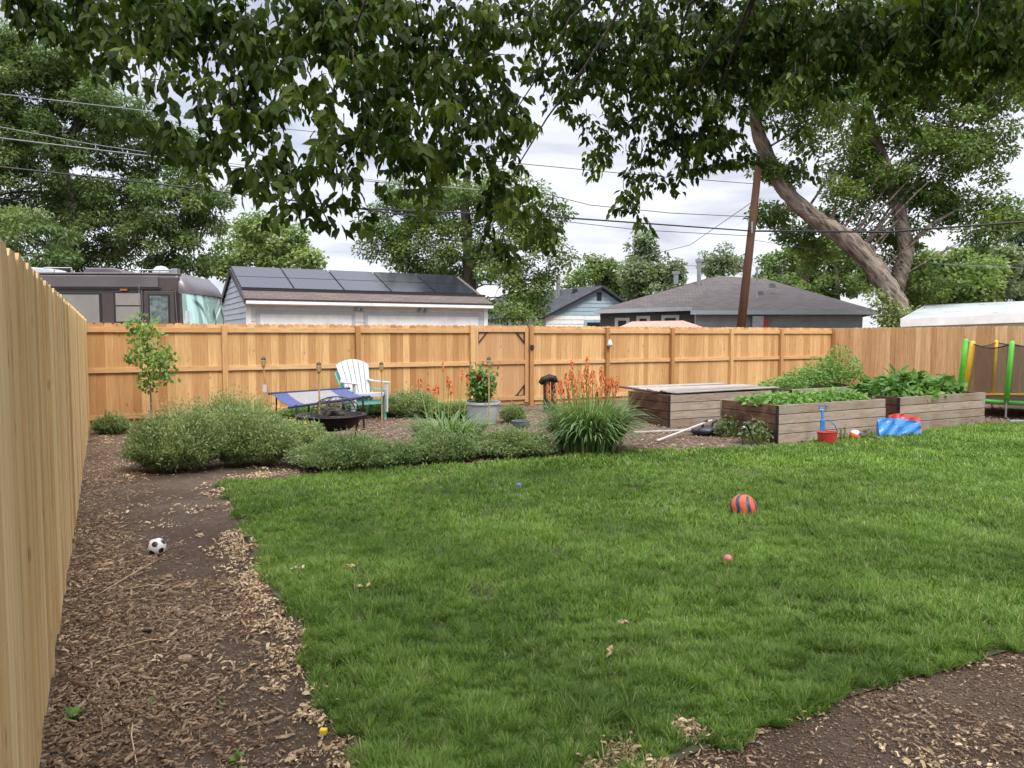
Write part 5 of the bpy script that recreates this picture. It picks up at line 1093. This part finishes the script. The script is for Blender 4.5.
def wire(label, pts, r=.012, mat='wire_dark', sag=.0):
    P3 = [P(*p) for p in pts]; out = []
    for i in range(len(P3)-1):
        for j in range(12): u = j/12; q = P3[i]*(1-u)+P3[i+1]*u; out.append(q-Vector((0, 0, sag*4*u*(1-u))))
    out.append(P3[-1]); k = MB(); k.tube(out, r, 5); o = k.build('power_line', mat, None, base=P3[0]); tag(o, label, 'power line', 'overhead power lines')
wire('thick dark cable crossing the sky right of the pole and the leaning trunk', [(752, 231, 24), (890, 232, 21.5), (1060, 219, 18.5)], .030)
wire('thick dark cable coming into the pole from the left at the same height', [(752, 231, 24), (640, 223, 21.5), (540, 216, 19.5), (300, 206, 17)], .022)
wire('upper wire rising left from the pole above the others', [(757, 184, 24), (640, 175, 22), (524, 164, 20), (380, 150, 18)], .010)
wire('sagging wire left of the pole ending in the middle tree', [(753, 217, 24), (670, 213, 22), (590, 205, 21), (530, 190, 20)], .010)
wire('thin wire just below the thick cable left of the pole', [(752, 236, 24), (640, 230, 22), (560, 221, 20)], .009)
wire('long dark wire across the left tree below the pale ones', [(-60, 162, 14), (0, 167, 14.5), (150, 183, 16.5), (330, 205, 18), (430, 218, 20)], .018)
wire('bright double wire crossing the left tree in the middle', [(-60, 130, 13), (0, 138, 13.5), (140, 155, 15.5), (330, 178, 18), (480, 190, 21)], .013, 'wire_light')
wire('pale wire just above the bright one over the left tree', [(-60, 119, 13), (0, 127, 13.5), (90, 144, 15), (200, 160, 17), (400, 183, 20)], .009, 'wire_light')
wire('highest pale wire over the left tree crown', [(-60, 84, 13), (0, 94, 13.5), (130, 109, 15.5), (250, 125, 17), (420, 143, 20)], .010, 'wire_light')
wire('thin wire sagging towards the right edge below the thick cable', [(754, 205, 24), (880, 228, 22), (1060, 232, 20)], .009)
wire('faint far wire low over the right trees', [(753, 240, 24), (900, 262, 30), (1060, 270, 30)], .009, 'wire_light')
wire('slanting thin wire dropping from the pole to the blue house', [(755, 200, 24), (690, 245, 30), (620, 262, 38)], .012, 'wire_light')
wire('low pale wire in front of the far trees left of the grey roof', [(700, 266, 34), (620, 262, 30), (560, 258, 26)], .010, 'wire_light')

# ------------------------------------------------------------------ trees
def blob(px, py, rpx, D): return (np.array(P(px, py, D)), W(rpx, D))
def tree(name, label, trunk, blobs, ll, lw, per_m3, mat, barkm, grp=None, tpl='rhomb', clump=.28, flat=.7, extra=None, seed=1, branches=True, tr_r=None, stretch=(1, 1, .8), tintb=0):
    base = Vector(trunk[0][0]); base.z = 0; root = thing(name, label, 'tree', base, grp); r_ = np.random.default_rng(seed)
    pts = [Vector(p) for p, r in trunk]; rad = [r for p, r in trunk]
    # smooth trunk
    sp_pts = []; sr = []
    for i in range(len(pts)-1):
        p0 = pts[max(i-1, 0)]; p1_ = pts[i]; p2_ = pts[i+1]; p3 = pts[min(i+2, len(pts)-1)]
        for j in range(6):
            t = j/6; q = .5*((2*p1_)+(-p0+p2_)*t+(2*p0-5*p1_+4*p2_-p3)*t*t+(-p0+3*p1_-3*p2_+p3)*t**3); sp_pts.append(q+Vector(r_.normal(0, rad[i]*.05, 3))); sr.append((rad[i]*(1-t)+rad[i+1]*t)*r_.uniform(.9, 1.1))
    sp_pts.append(pts[-1]); sr.append(rad[-1])
    k = MB(); k.tube(sp_pts, sr, 22); jr = float(np.mean(sr))*.07; fl_ = r_.normal(0, 1, 22); k.v = [tuple(Vector(p)+(Vector(p)-sp_pts[min(i//22, len(sp_pts)-1)]).normalized()*jr*(fl_[(i+i//44) % 22]+r_.normal(0, .5))) for i, p in enumerate(k.v)]; k.build('trunk', barkm, root, smooth=True)
    f = Fol(); br = MB()
    for (c, r) in blobs:
        cands = [q for q in sp_pts if q.z < c[2]+r*.2] or [sp_pts[0]]; near_ = min(cands[len(cands)//4:] or cands, key=lambda q: (Vector(c)-q).length+abs(c[2]-q.z)*.0)
        i0 = sp_pts.index(near_); rb = min(sr[i0]*.35, .02+.014*r)
        if branches:
            md = (near_+Vector(c))/2+Vector((0, 0, .12*r)); br.tube([near_, md, Vector(c)], [rb, rb*.7, rb*.35], 6)
        ncl = max(7, int(9*(r/clump)**1.5*.42)); 
        dirs = r_.normal(size=(ncl, 3)); dirs = norm(dirs); rr = r*np.cbrt(r_.uniform(.12, 1, ncl)); cp_ = c+dirs*rr[:, None]*np.array(stretch)
        cp_ += r_.normal(0, r*.06, cp_.shape)
        if branches:
            for q in cp_[:10]: br.tube([Vector(c), (Vector(c)+Vector(q))/2+Vector((0, 0, .03)), Vector(q)], [rb*.35, rb*.25, rb*.1], 4)
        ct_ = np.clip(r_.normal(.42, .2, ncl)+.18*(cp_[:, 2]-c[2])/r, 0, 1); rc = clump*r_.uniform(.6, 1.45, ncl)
        nl = np.maximum(8, (per_m3*rc**1.7).astype(int)); rep = np.repeat(np.arange(ncl), nl); n = len(rep)
        off = r_.normal(size=(n, 3)); off = norm(off)*np.cbrt(r_.random(n))[:, None]*np.array([1, 1, flat]); pos = cp_[rep]+off*rc[rep][:, None]
        ax = norm(off*np.array([1, 1, .5])+r_.normal(0, .5, (n, 3))+np.array([0, 0, -.35])); nr = r_.normal(0, .55, (n, 3))+np.array([0, 0, 1.])+off*.5
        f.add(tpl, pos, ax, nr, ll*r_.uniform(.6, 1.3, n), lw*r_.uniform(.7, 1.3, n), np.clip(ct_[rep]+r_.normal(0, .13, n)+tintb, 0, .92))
    if extra: extra(f, br)
    f.build('crown', mat, root)
    if branches: br.build('branches', 'bark_elm' if extra else 'bark_dark', root, smooth=True)
    return root
def TP(*a): return [(P(px, py, D) if py is not None else gp(px, D, 0), r) for (px, py, D, r) in a]

# leaning elm on the right (D 26)
DE = 25
elm_blobs = [blob(*b) for b in [(800, 70, 45, 23), (850, 60, 50, 25), (900, 60, 55, 26), (960, 70, 50, 25), (1000, 90, 34, 24), (830, 120, 38, 24), (880, 115, 50, 26), (935, 120, 55, 27), (975, 140, 32, 24),
    (850, 160, 30, 26), (905, 165, 42, 25), (955, 170, 38, 26), (1000, 60, 50, 27), (870, 200, 26, 27), (915, 205, 30, 26), (965, 205, 24, 25), (985, 232, 20, 24), (900, 245, 26, 27), (884, 275, 20, 27), (915, 290, 22, 26),
    (915, 265, 24, 27), (860, 240, 20, 27), (845, 195, 16, 25), (775, 105, 24, 24), (765, 60, 40, 24), (790, 175, 14, 25), (830, 215, 16, 26), (770, 165, 14, 25), (1010, 215, 14, 24), (905, 312, 14, 26), (812, 258, 18, 27), (720, 80, 40, 25), (900, 10, 70, 26), (980, 10, 70, 27), (820, 10, 60, 25), (772, 215, 16, 26), (795, 235, 14, 27), (1040, 40, 60, 26)]]
def elm_extra(f, br):
    # second upright trunk and side limbs
    br.tube([P(893, 300, 25.4), P(907, 250, 25.6), P(898, 205, 25.6), P(884, 160, 25.6), P(872, 125, 25.8), P(862, 70, 26)], [.27, .25, .22, .17, .13, .08], 12)
    br.tube([P(903, 225, 25.6), P(900, 190, 26), P(905, 165, 26.2), P(945, 140, 26.4)], [.14, .11, .08, .04], 9)
    br.tube([P(884, 160, 25.6), P(860, 120, 25), P(830, 90, 24.5)], [.14, .1, .04], 8)
    br.tube([P(905, 250, 25.5), P(930, 225, 25), P(975, 200, 24.5)], [.1, .06, .02], 7)
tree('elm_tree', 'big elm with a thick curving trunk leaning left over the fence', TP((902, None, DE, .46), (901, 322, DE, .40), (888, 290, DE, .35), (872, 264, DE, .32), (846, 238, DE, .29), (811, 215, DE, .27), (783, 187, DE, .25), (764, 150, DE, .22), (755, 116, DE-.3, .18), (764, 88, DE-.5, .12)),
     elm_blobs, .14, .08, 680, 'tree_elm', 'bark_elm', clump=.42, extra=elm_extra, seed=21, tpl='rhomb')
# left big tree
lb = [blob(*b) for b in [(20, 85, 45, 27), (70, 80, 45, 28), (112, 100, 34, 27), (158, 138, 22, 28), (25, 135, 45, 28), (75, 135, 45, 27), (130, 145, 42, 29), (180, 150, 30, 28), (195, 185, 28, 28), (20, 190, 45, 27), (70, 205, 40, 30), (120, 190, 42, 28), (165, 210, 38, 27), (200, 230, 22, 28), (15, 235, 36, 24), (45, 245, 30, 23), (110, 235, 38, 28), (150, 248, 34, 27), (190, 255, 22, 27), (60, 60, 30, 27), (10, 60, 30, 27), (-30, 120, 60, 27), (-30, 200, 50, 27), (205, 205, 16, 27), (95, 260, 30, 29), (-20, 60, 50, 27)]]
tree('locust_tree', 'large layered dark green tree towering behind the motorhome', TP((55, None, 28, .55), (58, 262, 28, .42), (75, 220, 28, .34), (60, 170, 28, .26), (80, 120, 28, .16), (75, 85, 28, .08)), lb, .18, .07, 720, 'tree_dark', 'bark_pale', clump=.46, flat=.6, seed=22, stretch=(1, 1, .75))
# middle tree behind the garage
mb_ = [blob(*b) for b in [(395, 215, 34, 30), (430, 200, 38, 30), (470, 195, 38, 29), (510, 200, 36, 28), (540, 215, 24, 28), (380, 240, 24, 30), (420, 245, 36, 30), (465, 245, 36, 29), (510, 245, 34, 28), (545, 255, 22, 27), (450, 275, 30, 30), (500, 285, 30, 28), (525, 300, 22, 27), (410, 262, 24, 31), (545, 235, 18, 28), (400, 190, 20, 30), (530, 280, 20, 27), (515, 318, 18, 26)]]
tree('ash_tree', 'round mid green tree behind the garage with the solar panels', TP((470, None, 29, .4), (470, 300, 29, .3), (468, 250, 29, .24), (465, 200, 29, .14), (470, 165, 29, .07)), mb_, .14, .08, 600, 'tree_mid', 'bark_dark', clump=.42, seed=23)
# far trees
far = [
 ('far green tree showing right of the motorhome nose', 262, 45, [(235, 240, 22), (262, 228, 24), (290, 243, 20), (250, 260, 26), (280, 262, 24), (222, 265, 18), (305, 262, 12), (212, 268, 12), (262, 245, 24)], 'tree_light'),
 ('dark far tree behind the blue house roof', 598, 52, [(585, 278, 16), (600, 264, 14), (612, 275, 18), (630, 285, 14), (580, 290, 14), (600, 290, 22), (625, 298, 14)], 'tree_mid'),
 ('taller far tree with an open crown right of the blue house', 645, 48, [(640, 255, 14), (655, 258, 14), (648, 270, 16), (662, 275, 14), (635, 272, 12), (670, 283, 12), (650, 290, 18), (645, 243, 8), (675, 268, 9)], 'tree_far'),
 ('small pale far tree above the grey house ridge', 722, 60, [(712, 262, 11), (725, 258, 12), (738, 264, 11), (725, 270, 14)], 'tree_far'),
 ('dark far tree right of the utility pole', 780, 46, [(768, 268, 14), (785, 262, 16), (800, 270, 16), (775, 280, 14), (760, 282, 8), (792, 285, 16), (815, 282, 14)], 'tree_mid'),
 ('dense far tree left of the leaning elm trunk', 835, 44, [(825, 265, 20), (845, 255, 20), (850, 275, 22), (830, 285, 20), (858, 284, 14), (812, 290, 14), (835, 240, 12), (820, 245, 10)], 'tree_mid'),
 ('bright green tree behind the white shed', 945, 34, [(930, 275, 20), (950, 262, 18), (970, 275, 22), (945, 290, 20), (985, 285, 18), (925, 260, 12), (965, 295, 18), (990, 270, 12), (938, 300, 16), (920, 295, 14)], 'tree_light'),
 ('dull green tree above the right part of the shed', 990, 40, [(1000, 262, 16), (985, 252, 12), (1010, 280, 16), (975, 285, 12)], 'tree_far')]
for i, (lab, px, D, bs_, mt) in enumerate(far):
    tree('background_tree', lab, TP((px, None, D, .35), (px, 300, D, .25), (px+1, 275, D, .12), (px, 262, D, .05)), [blob(x, y, r, D+random.uniform(-2, 2)) for x, y, r in bs_], .24, .16, 260, mt, 'bark_dark', 'distant trees beyond the houses', clump=.55, seed=60+i)
tree('fir_tree', 'dark far conifer at the right edge of the photo', TP((1022, None, 42, .3), (1020, 280, 42, .2), (1018, 215, 42, .05)), [blob(1018+random.uniform(-3, 3), 222+i*11, 5+i*2.6, 42) for i in range(8)], .3, .06, 260, 'conifer', 'bark_dark', 'distant trees beyond the houses', clump=.5, flat=.35, seed=80)
tree('background_tree', 'yellowish feathery shrub tree beside the elm base', TP((890, None, 24.5, .12), (890, 320, 24.5, .08), (888, 290, 24.5, .04)), [blob(x, y, r, 24.4) for x, y, r in ((884, 300, 10), (893, 315, 12), (906, 320, 12), (886, 320, 8))], .14, .07, 260, 'tree_yellow', 'bark_pale', 'distant trees beyond the houses', clump=.3, seed=81)

# ------------------------------------------------------------------ overhanging boxelder
ov = [  # px, py, rx, ry, D, twigs
 (20, 12, 40, 22, 3.4, 36), (70, 15, 40, 18, 3.6, 34), (120, 22, 40, 26, 3.6, 42), (90, 62, 20, 22, 3.9, 8), (165, 30, 40, 32, 3.5, 50), (160, 66, 20, 20, 3.6, 6), (205, 28, 40, 32, 3.5, 44), (190, 100, 26, 26, 3.4, 12), (160, 140, 26, 22, 3.3, 15),
 (185, 150, 20, 20, 3.2, 11), (232, 85, 28, 38, 3.3, 26), (225, 140, 28, 30, 3.2, 24), (245, 30, 36, 34, 3.6, 50), (270, 90, 30, 42, 3.3, 38), (275, 150, 28, 34, 3.1, 30), (285, 190, 20, 18, 3.0, 12), (315, 205, 24, 20, 3.0, 15), (300, 40, 36, 38, 3.5, 56), (330, 110, 34, 44, 3.2, 42), (330, 165, 26, 30, 3.1, 22),
 (345, 30, 34, 34, 3.7, 50), (385, 40, 36, 40, 3.6, 56), (380, 105, 36, 42, 3.4, 50), (385, 160, 34, 28, 3.3, 32), (425, 60, 36, 44, 3.6, 56), (430, 125, 34, 38, 3.4, 46), (420, 175, 26, 18, 3.4, 16), (465, 50, 30, 40, 3.7, 46), (470, 110, 34, 40, 3.6, 46), (475, 150, 26, 24, 3.5, 22), (508, 130, 20, 26, 3.7, 18), (500, 60, 26, 30, 3.8, 26), (495, 15, 22, 14, 3.9, 12),
 (505, 195, 22, 34, 3.6, 18), (530, 215, 22, 22, 3.7, 14), (500, 235, 16, 20, 3.7, 8), (548, 228, 12, 10, 3.7, 5), (515, 95, 14, 16, 3.9, 8),
 (545, 20, 30, 24, 4.4, 40), (560, 65, 28, 26, 4.4, 32), (590, 30, 34, 38, 4.4, 60), (595, 75, 26, 24, 4.5, 26), (575, 130, 22, 10, 5.0, 10), (600, 140, 22, 18, 5.0, 16), (635, 40, 40, 44, 4.6, 84), (640, 105, 34, 38, 4.8, 60), (625, 150, 26, 26, 4.9, 30), (637, 190, 18, 22, 4.9, 18), (645, 212, 10, 12, 4.9, 6),
 (680, 40, 38, 44, 4.7, 88), (690, 110, 36, 44, 4.8, 80), (680, 150, 28, 24, 4.9, 34), (725, 35, 38, 38, 4.7, 84), (730, 100, 30, 44, 4.8, 60), (715, 150, 26, 24, 4.9, 30), (690, 165, 24, 14, 4.9, 16), (770, 25, 38, 28, 4.5, 70), (765, 70, 26, 22, 4.6, 28), (810, 25, 38, 26, 4.4, 66), (800, 95, 18, 24, 4.2, 12), (800, 140, 12, 24, 4.2, 9), (815, 70, 26, 24, 4.3, 22), (845, 55, 30, 26, 4.3, 30),
 (855, 25, 38, 30, 4.3, 66), (900, 30, 40, 30, 4.2, 66), (945, 25, 40, 34, 4.1, 66), (990, 25, 42, 34, 4.0, 66), (1030, 25, 36, 38, 4.0, 56), (905, 70, 34, 16, 4.2, 20), (960, 65, 34, 16, 4.1, 22), (1005, 65, 28, 16, 4.0, 18), (880, 120, 30, 26, 4.6, 14), (850, 100, 20, 18, 4.6, 8)]
tb_ = Vector((2.2, -3.2, 0)); root = thing('boxelder_tree', 'dark leafy tree overhead whose branches hang across the top of the photo', 'tree', tb_)
k = MB(); tpts = [tb_, tb_+Vector((-.1, .1, 1.6)), tb_+Vector((-.2, .4, 3.4)), tb_+Vector((-.3, .9, 5.0))]; k.tube(tpts, [.38, .31, .27, .2], 16); k.build('trunk', 'bark_dark', root, smooth=True)
of = Fol(); ob_ = MB(); hub = tpts[3]
limbs = []
for (px, py, D, r) in ((250, -60, 3.2, .05), (420, -40, 3.4, .05), (650, -60, 4.2, .05), (900, -60, 3.8, .05), (60, -40, 3.0, .04), (760, -40, 4.3, .04)):
    e_ = P(px, py, D); e_.z = max(e_.z, 3.6); m_ = (hub+e_)/2+Vector((0, 0, .7)); ob_.tube([hub, m_, e_], [.14, .10, r], 8); limbs.append(e_)
def twigset(c, rx, ry, rz, n, seed, ll=.088, big=1):
    r_ = np.random.default_rng(seed)
    for _ in range(n):
        o = Vector((c[0]+r_.uniform(-1, 1)*rx, c[1]+r_.normal(0, .28*big), c[2]+r_.uniform(-1, 1)*rz)); Lt = r_.uniform(.10, .30)*big
        d = Vector((r_.normal(0, .55), r_.normal(0, .45), r_.uniform(-1.1, .15))).normalized(); e2_ = o+d*Lt
        if r_.random() < .5: ob_.tube([o-Vector((0, 0, -.06)), o, (o+e2_)/2+Vector((0, 0, .015)), e2_], [.004, .0035, .0025, .0012], 4)
        m = int(r_.integers(5, 9)); u = (np.arange(m)+.5)/m; base_t = r_.normal(.38, .32)
        q = np.array(o)+np.outer(u, np.array(d)*Lt)
        for t3 in (-1, 0, 1):       # three leaflets to each leaf
            side = r_.normal(0, 1, (m, 3)); side[:, 2] = 0; side = norm(side); ax = side*(.55+.5*t3*.0)+np.array([0, 0, -1.])*r_.uniform(.5, 1.2, (m, 1))+r_.normal(0, .22, (m, 3))+t3*.55*np.cross(side, [0, 0, 1.])
            nr = side+r_.normal(0, .5, (m, 3))+np.array([0, 0, .45])
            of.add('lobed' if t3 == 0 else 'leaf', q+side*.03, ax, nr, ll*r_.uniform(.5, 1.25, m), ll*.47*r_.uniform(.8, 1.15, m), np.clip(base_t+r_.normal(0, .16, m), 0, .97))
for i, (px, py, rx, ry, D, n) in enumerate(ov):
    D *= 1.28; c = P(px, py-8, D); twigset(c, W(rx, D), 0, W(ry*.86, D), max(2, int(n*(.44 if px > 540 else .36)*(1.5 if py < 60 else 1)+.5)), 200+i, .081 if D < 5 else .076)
    if n > 14 and i % 3 == 0:
        e_ = min(limbs, key=lambda q: (q-c).length); q1 = e_*.65+c*.35+Vector((random.uniform(-.12, .12), random.uniform(-.1, .1), .1)); q2 = e_*.3+c*.7+Vector((random.uniform(-.1, .1), random.uniform(-.1, .1), random.uniform(0, .1))); ob_.tube([e_, (e_+q1)/2+Vector((.04, 0, .05)), q1, (q1+q2)/2+Vector((random.uniform(-.05, .05), 0, .04)), q2, c], [.013, .011, .009, .007, .005, .003], 6)
# unseen rest of the crown above and behind the camera, added for shading
r_ = np.random.default_rng(5); of2 = Fol()
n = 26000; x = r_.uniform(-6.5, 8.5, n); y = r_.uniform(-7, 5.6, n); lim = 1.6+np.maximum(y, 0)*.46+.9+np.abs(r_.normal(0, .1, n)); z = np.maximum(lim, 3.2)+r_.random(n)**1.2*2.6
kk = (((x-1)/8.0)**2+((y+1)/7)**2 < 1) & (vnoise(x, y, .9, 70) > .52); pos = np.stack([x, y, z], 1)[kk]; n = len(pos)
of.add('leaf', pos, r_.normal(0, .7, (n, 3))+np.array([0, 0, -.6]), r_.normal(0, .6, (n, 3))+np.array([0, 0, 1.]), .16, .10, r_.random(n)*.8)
of.build('crown', 'over_leaf', root); ob_.build('branches', 'bark_dark', root, smooth=True)
